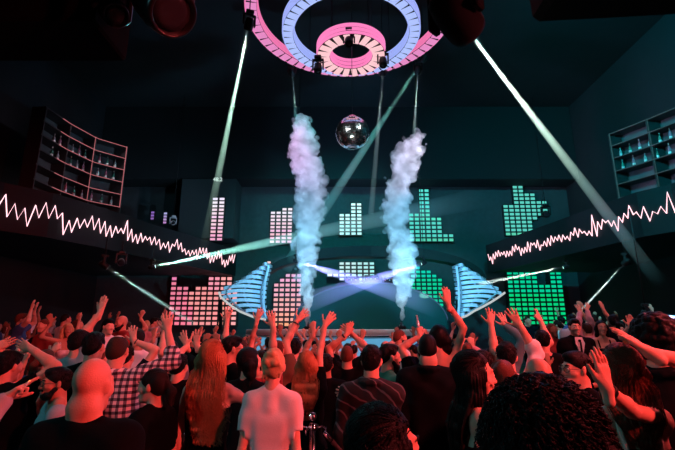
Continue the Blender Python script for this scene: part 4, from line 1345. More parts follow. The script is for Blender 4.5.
# ------------------------------------------------------------------ the crowd
# near figures (fine) and middle figures; px = head top in the picture, Y = distance along the room
def A(side, w, tip=None, el=None, **k):
    k2 = dict(tip=tip, el=el); k2.update(k); return (side, w, k2)
N1, N2, N3 = .0072, .010, .013
CR = [
 # --- nearest row
 (N1, dict(px=(95, 356), Y=2.05, yaw=-6, fat=1.2, hair='bald', topc='black', skin=0, seed=2, armr=1.1), 'bald broad man in a black t-shirt seen from behind'),
 (N1, dict(px=(61, 362), Y=3.4, yaw=128, hy=.1, hair='short', hairc='black', beard=True, glasses=True, eyes=True, topc='slate', skin=2, seed=3, hands=[A('R', (54, 432), (47, 446), (56, 412), dz=.02, pose='relax')]), 'bearded man in glasses and pale grey-blue t-shirt facing left'),
 (N1, dict(px=(10, 346), Y=3.5, yaw=-12, hair='short', hairc='black', topc='black', seed=4, hands=[A('R', (31, 349), (17, 342), (50, 370), dz=.02, pose='flat'), A('L', (-8, 350), (6, 343), (-30, 372), dz=.02, pose='flat')]), 'person in black with hands clasped over the head at the left edge'),
 (N1, dict(px=(157, 363), Y=3.1, yaw=66, hy=.30, fem=True, hair='pony', hairc='dark', eyes=True, topc='black', skin=1, seed=5), 'woman in profile with tied-back hair and a black t-shirt'),
 (N1, dict(px=(213, 335), Y=3.3, yaw=-8, fem=True, hair='long', hairlen=.50, hairc='copper', strands=420, flick=.12, spread=1.1, top='tank', topc='black', straps=True, skin=1, seed=6, hands=[A('R', (244, 438), (249, 460), (236, 404), dz=.05, pose='relax')]), 'woman from behind with long loose copper hair and a black strappy top'),
 (N1, dict(px=(274, 343), Y=3.1, yaw=0, fem=True, hair='bun', hairc='blonde', topc='white', skin=1, seed=7, armr=.9), 'blonde woman from behind with a twisted bun and white t-shirt'),
 (N1, dict(px=(371, 340), Y=3.5, yaw=-12, hair='short', hairc='black', top='jacket', topc='striped', skin=1, seed=8, hands=[A('R', (352, 392), (338, 392), (392, 400), dz=.28, pose='relax')]), 'short-haired man from behind in a dark jacket with light stripes'),
 (N1, dict(px=(427, 333), Y=3.9, yaw=-10, fat=1.12, hair='buzz', hairc='black', top='jacket', topc='charcoal', skin=1, seed=9), 'burly man with close-cropped hair in a black jacket, back turned'),
 (N1, dict(px=(469, 344), Y=2.45, yaw=-86, hp=-.05, fem=True, hair='long', hairlen=.46, hairc='dark', strands=380, eyes=True, top='tank', topc='black', skin=1, seed=10, hands=[A('R', (487, 402), (484, 388), (478, 432), dz=-.05, pose='grip')]), 'woman in profile facing right, long straight dark hair and bare shoulder'),
 (N1, dict(px=(538, 391), Y=1.5, yaw=-6, fem=True, hair='curly', hairbig=1.15, curls=650, hairc='black', top='shirt', topc='black', skin=2, seed=11), 'person with a huge mass of black curls at the bottom right'),
 (N1, dict(px=(380, 391), Y=1.30, yaw=-62, fem=True, hair='long', hairlen=.34, hairc='black', strands=420, eyes=True, topc='black', skin=1, seed=12), 'woman with glossy straight black hair at the bottom edge, face turned right'),
 (N1, dict(px=(617, 337), Y=2.25, yaw=-6, fem=True, hair='long', hairlen=.27, hairc='auburn', strands=380, top='tank', topc='black', strapc='cream', skin=1, seed=13, hands=[A('R', (600, 385), (595, 341), (629, 440), dz=-.38, pose='flat', pn=(-.5, .9, 0))], bracelets=[('R', 'black', .014)]), 'woman with long auburn hair, bare shoulders and a black wristband, hand raised'),
 (N1, dict(px=(652, 318), Y=2.6, yaw=-20, hair='afro', hairbig=.75, hairc='black', top='shirt', topc='charcoal', skin=1, seed=14), 'man with a big round head of black hair by the blue light streak'),
 (N1, dict(px=(726, 334), Y=2.0, yaw=10, hair='short', topc='navy', skin=1, seed=15, hands=[A('L', (650, 353), (630, 339), (690, 392), dz=.10, pose='flat', pn=(0, .3, -1))]), 'person at the right edge of whom only an outstretched forearm shows'),
 # --- second row
 (N2, dict(px=(82, 326), Y=4.5, yaw=-10, lean=(.05, .02), hair='short', hairc='black', topc='grey', skin=1, seed=20, hands=[A('R', (100, 313), (105, 294), (90, 334), dz=.10, pose='flat')]), 'man in a light grey t-shirt leaning, one straight arm stretched up'),
 (N2, dict(px=(96, 328), Y=4.0, yaw=0, hair='short', hairc='black', topc='black', skin=1, seed=21), 'man with neat black hair just behind the bald man'),
 (N2, dict(px=(119, 334), Y=3.7, yaw=4, hair='horseshoe', hairc='brown', top='shirt', topc='plaid', rolled=True, skin=1, seed=22, hands=[A('R', (168, 331), (167, 307), (160, 366), dz=.22, pose='open'), A('L', (100, 408), (104, 425), (92, 395), dz=.05, pose='relax')]), 'balding man in a black and white plaid shirt reaching one arm up'),
 (N2, dict(px=(127, 342), Y=4.6, yaw=0, hair='short', hairc='dark', topc='navy', skin=1, seed=23, hands=[A('R', (134, 341), (131, 320), (141, 361), dz=.05, pose='open')], bracelets=[('R', 'black', .006)]), 'person hidden behind the balding man with one open palm raised'),
 (N2, dict(px=(180, 350), Y=4.2, yaw=-8, hair='short', hairc='black', topc='charcoal', skin=1, seed=24, hands=[A('L', (187, 346), (181, 330), (174, 366), dz=.16), A('R', (197, 346), (196, 329), (207, 364), dz=.16)]), 'dark-haired person with two cupped hands up left of the copper hair'),
 (N2, dict(px=(232, 332), Y=4.4, yaw=-40, hy=-.4, hair='short', hairc='black', topc='black', skin=1, seed=25, glasses=True), 'dark-haired man turned right just past the copper-haired woman'),
 (N2, dict(px=(249, 343), Y=3.8, yaw=-20, hy=-.5, hair='bob', hairc='black', fem=True, top='tee', topc='charcoal', skin=1, seed=26), 'black-haired woman turned right, left of the blonde bun'),
 (N2, dict(px=(215, 339), Y=4.9, yaw=0, hair='short', hairc='dark', topc='red', skin=1, seed=27, hands=[A('R', (227, 320), (229, 302), (224, 342), dz=.1)]), 'person behind the copper-haired woman raising a spread hand'),
 (N2, dict(px=(241, 336), Y=5.2, yaw=-5, fem=True, hair='long', hairlen=.25, hairc='brown', topc='cream', skin=1, seed=28, hands=[A('R', (257, 321), (263, 302), (254, 346), dz=.0)]), 'woman with a pale raised arm against the blue fin'),
 (N2, dict(px=(261, 347), Y=4.3, yaw=0, hair='short', hairc='dark', topc='red', skin=1, seed=29, hands=[A('R', (273, 325), (269, 307), (275, 349), dz=.0)]), 'person hidden behind the blonde bun with one hand straight up'),
 (N2, dict(px=(277, 337), Y=4.7, yaw=-8, hair='short', hairc='auburn', topc='brown', skin=1, seed=30, hands=[A('R', (297, 321), (309, 308), (284, 339), dz=.1, pose='open')], bracelets=[('R', 'black', .007)]), 'person with a red-lit arm and black bracelet reaching right past the smoke'),
 (N2, dict(px=(295, 335), Y=5.4, yaw=0, hair='short', hairc='black', top='shirt', topc='plaid', skin=1, seed=31), 'black-haired man in a checked shirt below the purple smoke jet'),
 (N2, dict(px=(307, 347), Y=3.95, yaw=-5, fem=True, hair='long', hairlen=.40, hairc='copper', strands=160, topc='black', skin=1, seed=32, hands=[A('R', (325, 324), (334, 311), (316, 347), dz=.12, pose='open')]), 'woman with long red-brown hair and a slim arm raised to the right'),
 (N2, dict(px=(326, 350), Y=4.6, yaw=0, hair='short', hairc='black', topc='black', skin=2, seed=33), 'man in a plain black t-shirt behind the silver rope post'),
 (N2, dict(px=(347, 345), Y=5.05, yaw=0, hair='buzz', hairc='auburn', topc='black', skin=0, seed=34, hands=[A('L', (346, 335), (355, 314), (336, 358), dz=.08, pose='clap'), A('R', (352, 334), (338, 322), (363, 347), dz=.16, pose='open')], bracelets=[('L', 'black', .010)]), 'close-cropped man crossing both raised arms above his head'),
 (N2, dict(px=(388, 340), Y=4.3, yaw=-75, hair='short', hairc='black', beard=True, topc='green', skin=1, seed=35), 'bearded man in a green shirt facing right beside the striped jacket'),
 (N2, dict(px=(399, 329), Y=7.0, yaw=-70, hair='buzz', hairc='auburn', beard=True, beardc='dark', top='shirt', topc='white', tie=False, skin=0, seed=36), 'waiter with reddish hair and dark beard in white shirt before the stage'),
 (N2, dict(px=(438, 321), Y=4.4, yaw=-8, fem=True, hair='bob', hairc='black', top='tank', topc='black', skin=1, seed=37, hands=[A('R', (448, 304), (445, 284), (462, 336), dz=-.15, pose='flat', pn=(-.3, 1, 0))]), 'black-haired woman with a big bare arm up against the right blue fin'),
 (N2, dict(px=(424, 341), Y=5.0, yaw=0, hair='short', hairc='dark', topc='black', skin=1, seed=54, hands=[A('L', (420, 336), (419, 323), (414, 356), dz=.05, pose='grip')]), 'person hidden behind the burly man, holding a slim bottle up'),
 (N2, dict(px=(482, 346), Y=4.1, yaw=0, hair='short', hairc='dark', topc='red', skin=1, seed=38, hands=[A('R', (491, 324), (490, 308), (494, 345), dz=.1)]), 'person behind the profile woman with a thin straight arm up'),
 (N2, dict(px=(501, 355), Y=3.1, yaw=-10, fem=True, hair='wavy', hairlen=.25, hairc='auburn', topc='black', skin=1, seed=39), 'woman with wavy auburn hair between profile woman and black curls'),
 (N2, dict(px=(505, 337), Y=3.7, yaw=-20, hair='short', hairc='black', topc='white', top='shirt', rolled=True, skin=1, seed=40, hands=[A('R', (520, 326), (511, 312), (529, 352), dz=.1)]), 'dark-haired man in white rolled sleeves with one bare forearm up'),
 (N2, dict(px=(496, 333), Y=5.2, yaw=0, hair='short', hairc='dark', topc='teal', top='shirt', skin=1, seed=41, hands=[A('R', (506, 326), (501, 315), (511, 342), dz=.1)]), 'person in a teal sleeve raising a spread hand before the green cells'),
 (N2, dict(px=(537, 356), Y=2.6, yaw=-4, hair='bald', topc='white', skin=0, seed=42), 'bald man in a white t-shirt behind the black curls'),
 (N2, dict(px=(575, 346), Y=3.2, yaw=100, hair='short', hairc='black', glasses=True, eyes=True, topc='black', skin=1, seed=43), 'man in dark glasses facing left beside the raised wristband hand'),
 (N2, dict(px=(541, 327), Y=5.6, yaw=0, hair='short', hairc='black', topc='black', skin=1, seed=44, hands=[A('L', (541, 322), (536, 313), (546, 334), dz=.1, pose='point')]), 'dark-haired person pointing up under the wide green panel'),
 (N2, dict(px=(573, 316), Y=6.2, yaw=172, hair='short', hairc='black', eyes=True, top='jacket', topc='black', tie=True, skin=1, seed=45, ground=.35), 'man in black suit and tie facing the camera on the right terrace'),
 (N2, dict(px=(612, 312), Y=7.2, yaw=25, hy=-.6, hair='pony', hairc='black', topc='navy', skin=1, seed=46, ground=.35, hands=[A('L', (604, 311), (600, 302), (607, 321), dz=.1, pose='flat')]), 'dark-shirted person on right terrace with hair tied back, one arm up'),
 (N2, dict(px=(600, 318), Y=7.0, yaw=165, fem=True, hair='long', hairlen=.2, hairc='dark', top='tank', topc='black', skin=1, seed=47, ground=.35, eyes=True), 'woman with long dark hair facing the camera right of the suited man'),
 (N2, dict(px=(586, 321), Y=7.6, yaw=0, hair='short', hairc='brown', top='shirt', topc='pink', skin=1, seed=48, ground=.35, hands=[A('R', (587, 311), (588, 303), (590, 319), dz=.1), A('L', (580, 313), (578, 306), (579, 322), dz=.1)]), 'person in a pink long-sleeved shirt, both arms up behind the suited man'),
 (N2, dict(px=(629, 325), Y=5.9, yaw=150, fem=True, hair='long', hairlen=.25, hairc='copper', eyes=True, topc='red', skin=1, seed=49, ground=.35, hands=[A('L', (630, 326), (629, 315), (634, 339), dz=-.1)]), 'copper-haired woman facing the camera with one hand raised on the terrace'),
 (N2, dict(px=(619, 321), Y=8.0, yaw=160, hair='short', hairc='dark', topc='black', skin=1, seed=50, ground=.35, eyes=True), 'man in black between the copper-haired woman and the dark-haired woman'),
 (N3, dict(px=(123, 315), Y=7.4, yaw=150, hair='bald', beard=True, hairc='dark', topc='red', skin=0, seed=51, ground=.35), 'bald bearded man on the left terrace facing the camera'),
 (N3, dict(px=(109, 316), Y=6.4, yaw=-120, hair='short', hairc='black', topc='white', skin=1, seed=52, ground=.35), 'dark-haired man in a white t-shirt on the left terrace facing right'),
 (N3, dict(px=(139, 326), Y=5.9, yaw=40, hair='short', hairc='dark', topc='white', beard=True, skin=2, seed=53), 'bearded man in a white t-shirt right of the open raised palm'),
]
for h_, sp, lb in CR:
    add_person(sp, h_, lb)
# the waiter's dark waistcoat belongs to him
for o in bpy.data.objects:
    if o.type == 'EMPTY' and 'waiter' in str(o.get('label', '')):
        s_ = 1.0
        bp_ = [('cap', V3(-.06, 0, z), V3(.06, 0, z), r_, r_, .08) for z, r_ in ((.95, .135), (1.1, .132), (1.25, .134))]
        V, Q = solidify(bp_, .014, lambda F, X, Y, Z: np.maximum(np.maximum(F, Z - 1.36), .88 - Z), 1.0)
        link('waistcoat', mesh_np('waistcoat', V, Q), cloth('black'), o)

# --- small far figures: a few built bodies, copied
VAR = []
def far_proto(i, hands, **k):
    sp = dict(px=(337, 320), Y=8.0, yaw=0, seed=60 + i, **k)
    place(sp); s = sp['s']; sp['s'] = 1.0
    def inv(w): return np.asarray(w, float)
    sp['inv'] = inv
    sp['arms'] = [dict(side=sd_, w=V3(*w), tip=V3(*t), el=None, pose=p_, pn=(0, 1, 0)) for sd_, w, t, p_ in hands]
    m = person_meshes(sp, .017)
    parts = [('body', mesh_np('body', *m['body']))]
    for kk in ('hair', 't_shirt', 'shirt', 'top', 'strap', 'jacket'):
        if kk in m: parts.append((kk, mesh_np(kk, *m[kk])))
    parts.append(('trousers', mesh_np('trousers', *m['trousers'])))
    for q in m['shoe']: parts.append(('shoe', mesh_np('shoe', *q)))
    VAR.append((parts, k, hands))
UPR = lambda x, y, z, o=.04: (1, (x, y, z), (x + o * .5, y + .02, z + .17), 'open')
UPL = lambda x, y, z, o=.04: (-1, (-x, y, z), (-x - o * .5, y + .02, z + .17), 'open')
far_proto(0, [UPR(.22, .12, 1.82)], hair='short')
far_proto(1, [UPL(.24, .10, 1.84)], hair='short')
far_proto(2, [UPR(.20, .15, 1.80), UPL(.20, .15, 1.78)], hair='short')
far_proto(3, [], hair='short')
far_proto(4, [], hair='bob', fem=True)
far_proto(5, [UPR(.26, .05, 1.74, .12)], hair='long', fem=True, top='tank', hairlen=.3)
far_proto(6, [UPL(.16, .22, 1.70), UPR(.30, .10, 1.72, .2)], hair='long', fem=True, hairlen=.3)
far_proto(7, [], hair='buzz', top='shirt')
far_proto(8, [UPR(.10, .25, 1.66, -.1), UPL(.10, .25, 1.66, -.1)], hair='short', top='shirt')
far_proto(9, [], hair='long', fem=True, hairlen=.35)
far_proto(10, [UPR(.34, .12, 1.62, .3)], hair='pony', fem=True)
far_proto(11, [UPL(.12, .30, 1.60), ], hair='buzz')

def far_person(x, y, g, H, yaw, vi, hc_, tc_, si):
    parts, k, hands = VAR[vi]
    root = empty('person', (x, y, g), yaw)
    root.scale = (H / 1.75,) * 3
    for nm, me in parts:
        m_ = {'body': skin(si), 'hair': hairm(hc_), 'trousers': cloth('charcoal'), 'shoe': mat('shoe_leather', (.02, .018, .018), .4)}.get(nm, cloth(tc_))
        link(nm, me, m_, root)
    PEOPLE.append((x, y))
    return root, hands, k
def free(x, y, d):
    return all((x - a) ** 2 + (y - b) ** 2 > d * d for a, b in PEOPLE)
r3 = random.Random(43)
FAR = []
def scatter_people(n, xr, yr, g, dmin, pxr, dim=False, face=0.0):
    got = tries = 0
    while got < n and tries < 4000:
        tries += 1
        y = r3.uniform(*yr); px_ = r3.uniform(*pxr)
        x = (px_ - 337.5) / FPX * y * 1.0
        if not (xr[0] < x < xr[1]) or not free(x, y, dmin): continue
        if (x - SX) ** 2 + (y - SY) ** 2 < (SR + .5) ** 2: continue
        if 375 < px_ < 422 and y < 7.2: continue
        if 335 < px_ < 430 and y > 5.5 and r3.random() < .8: continue
        if g == 0 and (x < TER['left'][1] + .25 and y > TER['left'][2] - .3 or x > TER['right'][0] - .3 and y > TER['right'][2] - .3): continue
        if g > 0 and not (x < TER['left'][1] - .3 or x > TER['right'][0] + .3): continue
        vi = r3.choice([0, 0, 1, 1, 2, 2, 3, 4, 5, 5, 6, 6, 7, 8, 8, 9, 10, 11])
        yaw = math.atan2(-(SX - x), SY - y) + r3.gauss(0, .35)
        if r3.random() < face: yaw += math.pi + r3.uniform(-.7, .7)
        fem = VAR[vi][1].get('fem', False)
        H = r3.uniform(1.60, 1.74) if fem else r3.uniform(1.68, 1.88)
        if g == 0 and abs(x - SX) < 3: H -= .10
        hc_ = r3.choice(['black', 'dark', 'dark', 'brown', 'auburn', 'blonde' if fem else 'black'])
        tc_ = r3.choice(['black', 'black', 'black', 'charcoal', 'navy', 'white', 'grey', 'red', 'pink', 'blue'])
        si = r3.choice([0, 1, 1, 1, 2, 3])
        root, hands, k = far_person(x, y, g, H, yaw, vi, hc_, tc_, si)
        FAR.append((root, hands, k, hc_, tc_, x, y)); got += 1
scatter_people(15, (-3.6, 2.6), (4.6, 7.5), 0, .56, (90, 560), face=.1)
scatter_people(30, (-3.6, 2.6), (7.0, 12.4), 0, .55, (120, 520), face=.1)
scatter_people(17, (-11, -4.3), (6.8, 12.5), .35, .6, (0, 170), face=.35)
scatter_people(24, (3.4, 11), (5.6, 12.5), .35, .6, (520, 675), face=.35)
scatter_people(6, (-3.6, -1.9), (3.4, 5.3), 0, .50, (0, 75), face=.2)
# labels: which block of the floor, counted along the row of heads
def zone(x, y):
    if x < -3.1: return 'on the left terrace'
    if x > 3: return 'on the right terrace'
    if x < -1.1: return 'below the pink panels'
    if x < 1.0: return 'before the stage rim'
    return 'below the green panels'
zs_ = {}
for f in FAR: zs_.setdefault(zone(f[5], f[6]), []).append(f)
for z_, fs_ in zs_.items():
    fs_.sort(key=lambda f: f[5] / f[6])
    for i, (root, hands, k, hc_, tc_, x, y) in enumerate(fs_):
        pose = {0: 'arms down', 1: 'one arm up', 2: 'both arms up'}[len(hands)]
        wear = {'red': 'red', 'pink': 'pink', 'white': 'white', 'grey': 'grey', 'blue': 'blue'}.get(tc_, 'dark')
        tag(root, 'small figure in %s, %s, %s from the left %s' % (wear, pose, ORD[i] if i < len(ORD) else 'last', z_), 'person', 'small figures ' + z_)

# ------------------------------------------------------------------ things held or standing in the crowd
def rope_post(px_, py_, Y, lb, ropes):
    c = at(px_, py_, Y); H = c.z
    root = empty('rope_post', (c.x, c.y, 0), 0, lb, 'rope post', 'silver rope posts')
    MB().lathe([(.001, 0), (.16, 0), (.165, .012), (.15, .03), (.05, .05), (.028, .07), (.001, .07)], 28).build('base', M_chrome, root)
    MB().tube([(0, 0, .05), (0, 0, H - .12)], .021, 14).build('pole', M_chrome, root)
    MB().lathe([(.001, H - .13), (.034, H - .125), (.038, H - .10), (.022, H - .085), (.018, H - .075), (.001, H - .075)], 20).build('collar', M_chrome, root)
    MB().lathe([(.0001 + .031 * math.sin(math.pi * i / 14), H - .031 - .031 * math.cos(math.pi * i / 14)) for i in range(15)], 24).build('ball_top', M_chrome, root)
    for a_ in (0, 1.2, 3.14, 4.3):
        d = Vector((math.cos(a_), math.sin(a_), 0)); q = Vector((0, 0, H - .11))
        MB().tube([q + d * .03, q + d * .07 + Vector((0, 0, .012)), q + d * .10, q + d * .095 + Vector((0, 0, -.03))], .007, 8).build('hook', M_chrome, root)
    for a_, ln_ in ropes:
        d = Vector((math.cos(a_), math.sin(a_), 0)); q = Vector((0, 0, H - .13))
        pts = [q + d * (.10 + ln_ * t) + Vector((0, 0, -.55 * ln_ * (1 - (1 - t) ** 2))) for t in [i / 10 for i in range(11)]]
        MB().tube([pts[0] - d * .01, pts[0] + (pts[1] - pts[0]) * .9], .016, 10).build('rope_end', M_chrome, root)
        MB().tube(pts[1:], .017, 10).build('rope', mat('rope_velvet', (.02, .012, .014), .8), root)
rope_post(312.5, 412, 3.4, 'silver ball-topped rope post right of the blonde woman', [(-.35, .55)])
rope_post(184, 408, 3.72, 'silver rope post between the profile woman and the copper hair', [(-.5, .4), (2.8, .4)])

# cigarette hand at the left edge: a person just out of frame
add_person(dict(px=(-42, 330), Y=2.3, yaw=-40, hair='short', hairc='black', top='shirt', topc='grey', skin=1, seed=90, hands=[A('R', (4, 399), (24, 385), (-20, 425), dz=.28, pose='point', pn=(.2, .2, -1))]), N1, 'person just past the left edge whose hand holds a cigarette')
a_, b_ = at(21, 391, 2.60), at(27, 384, 2.60)
g = empty('cigarette', a_, 0, 'lit white cigarette between fingers at the left edge', 'cigarette')
d_ = (b_ - a_).normalized()
MB().tube([d_ * .02, d_ * .065], .004, 10).build('paper', mat('paper_white', (.8, .78, .75), .7), g)
MB().tube([d_ * 0, d_ * .02], .0041, 10).build('filter', mat('filter_tan', (.6, .35, .15), .7), g)
MB().tube([d_ * .065, d_ * .070], .0038, 10).build('ember', glow('ember', (1, .25, .05), 3), g)
# slim glass held up by the black-haired woman
c = at(418.5, 327, 5.08)
g = empty('slim_bottle', c, 0, 'slim clear bottle held up above the burly man by a hand', 'bottle')
M_ = axes((-.12, .05, 1))
MB().lathe([(.001, -.07), (.019, -.068), (.020, -.05), (.020, .05), (.010, .085), (.009, .12), (.001, .121)], 16, (0, 0, 0), M_).build('glass', mat('clear_bottle', (.45, .62, .66), .12, .2), g)
MB().lathe([(.001, .118), (.011, .119), (.011, .135), (.001, .136)], 14, (0, 0, 0), M_).build('cap', mat('bottle_foil', (.7, .66, .6), .3, .8), g)
LG = 'moving-head lamps around the light rings'
TEALW = (.55, 1.0, .88)
lens_t = glow('lit_lens_teal', (.75, 1, .95), 3.0)
# lamps on the rings
for (px_, py_, Y, ax, ay, aY, lb) in ((318, 68, 9.9, 300, 300, 8, 'black lamp under the left side of the smallest pink ring'), (383, 62, 9.9, 400, 300, 8, 'black lamp under the right side of the smallest pink ring'),
                                      (349, 41, 9.2, 345, 340, 6, 'black lamp hanging at the near side of the smallest pink ring')):
    moving_head(at(px_, py_, Y), at(ax, ay, aY), .36, lb, LG, stem=.25)
BE = []
def lamp_beam(a, b, w0, w1, energy, col, dens, lb_lamp, lb_beam, size=.34, stem=.4, scol=(1, 1, 1), shell=None, fade=0.0):
    pos, end = at(*a), at(*b)
    lp = moving_head(pos, end, size, lb_lamp, LG, lens=lens_t, stem=stem, shell=shell)
    beam(lp, end, px_r(lp, w0), px_r(end, w1), energy, col, dens, lb_beam, scol, fade)
DN = .42
lamp_beam((249, 24, 8.2), (200, 266, 12.5), 2.2, 10, 38000, (.56, 1, .80), .55, 'lit lamp clipped to the left edge of the outer pink ring', 'bright pale beam slanting down from the outer ring past the white-pink equalizer', stem='ceil', fade=.45)
lamp_beam((383, 72, 12.4), (371, 214, 14.5), 3, 6, 4500, (.6, 1, .9), DN, 'small lamp right of the mirror ball behind the rings', 'thin faint vertical beam right beside the mirror ball', stem='ceil')
lamp_beam((418, 70, 12.4), (413, 150, 14.5), 2, 4, 4500, (.6, 1, .9), DN, 'small lamp above the right smoke jet behind the rings', 'thin faint vertical beam above the right smoke jet', stem='ceil')
lamp_beam((292, 72, 12.4), (297, 130, 14.5), 2, 4, 1500, (.6, 1, .9), DN, 'small lamp above the purple smoke jet behind the rings', 'short faint vertical beam above the purple smoke jet', stem='ceil')
lamp_beam((424, 58, 12.6), (286, 268, 18.0), 3, 13, 4500, (.25, 1, .80), DN, 'lamp at the right edge of the rings aimed across the stage', 'wide dim green beam crossing diagonally behind the mirror ball', stem='ceil')
# big near lamp, top right
nlp = moving_head(at(455, 14, 4.4), at(672, 300, 10.6), .80, 'big black moving-head lamp overhead with the bright diagonal beam', 'big overhead lamps near the camera', lens=lens_t, stem='ceil', shell=mat('box_black', (.003, .003, .0035), .9, spec=.1))
e_ = at(662, 286, 10.3)
beam(nlp, e_, px_r(nlp, 3), px_r(e_, 14), 48000, (.62, 1, .82), .8, 'long bright diagonal beam from the big overhead lamp over the zigzag line', fade=.35)
M_rim = mat('black_gloss', (.008, .007, .008), .28)
moving_head(at(160, 2, 3.7), at(228, 60, 3.2), .86, 'big unlit black lamp overhead with pinkish rim highlights', 'big overhead lamps near the camera', stem='ceil', shell=M_rim)
moving_head(at(112, 10, 4.2), at(150, 60, 3.6), .5, 'black overhead lamp next to the dark ceiling box, lens tilted down', 'big overhead lamps near the camera', stem='ceil', shell=M_rim)
# under-balcony lamps
lamp_beam((152, 267, 13.2), (500, 194, 15.2), 2.5, 23, 30000, (.35, 1, .80), DN, 'lit lamp under the left balcony end throwing a teal beam', 'bright teal beam rising across the purple smoke jet', .26, 'balc', fade=.4)
lamp_beam((104, 265, 11.3), (194, 324, 12.4), 3.5, 4.5, 11000, (.6, 1, .9), DN, 'lamp under the left balcony aimed down at the crowd', 'thin pale beam slanting down to the raised hands', .3, 'balc')
lamp_beam((566, 267, 14.6), (479, 284, 15.4), 2, 4, 30000, (.85, 1, .92), DN, 'small lamp under the right balcony end', 'thin white beam ending at the right blue fin', .24, 'balc')
lamp_beam((626, 262, 11.0), (572, 320, 12.0), 1.5, 3.5, 10000, (.7, 1, .95), DN, 'small lamp below the big diagonal beam under the balcony', 'thin grey beam slanting down to the suited man', .26, 'balc')
lamp_beam((646, 313, 8.6), (700, 321, 8.4), 3, 4.5, 30000, (.2, .45, 1), DN, 'small lamp behind the dark-haired head throwing a blue streak', 'short blue streak of light beside the dark round head', .2, 'balc')
# crossing lilac beams over the booth
lamp_beam((296, 261, 15.2), (446, 309, 15.3), 3, 26, 10000, (.26, .27, 1), DN, 'lamp at the left of the booth arch with a lilac beam', 'lilac beam falling from left to right over the DJ booth', .26, 'ceil', fade=.55)
lamp_beam((424, 263, 15.5), (286, 309, 15.6), 3, 26, 10000, (.26, .27, 1), DN, 'lamp behind the right smoke jet with a lilac beam', 'lilac beam falling from right to left over the DJ booth', .26, 'ceil', fade=.55)
# unlit lamps under the balconies
moving_head(at(121, 262, 12.0), at(118, 275, 11.0), .34, 'unlit lamp with a pale glass front under the left balcony', LG, stem='balc', shell=M_steel)
moving_head(at(546, 214, 18.5), at(556, 222, 17), .5, 'dark lamp in front of the teal stepped equalizer panel', LG, stem='ceil')
moving_head(at(173, 223, 18.4), at(178, 216, 16), .36, 'slanted grey lamp at the far end of the left balcony', LG, stem='ceil', shell=mat('grey_shell', (.4, .42, .43), .4))

# ceiling boxes near the camera
M_box = mat('box_black', (.003, .003, .0035), .9, spec=.1)
a, b = at(-140, 62, 5.0), at(127, 60, 5.0)
o = MB().box(((a.x + b.x) / 2, 4.6, a.z + .9), (b.x - a.x, .8, 1.8), bevel=.03).build('ceiling_beam_left', M_box); o['kind'] = 'structure'
a, b = at(527, 26, 5.0), at(860, 8, 5.0)
o = MB().box(((a.x + b.x) / 2, 4.6, (a.z + b.z) / 2 + .9), ((b - a).length, .8, 1.8), Matrix.Rotation(-math.atan2(b.z - a.z, b.x - a.x), 3, 'Y'), bevel=.08).build('ceiling_beam_right', M_box); o['kind'] = 'structure'

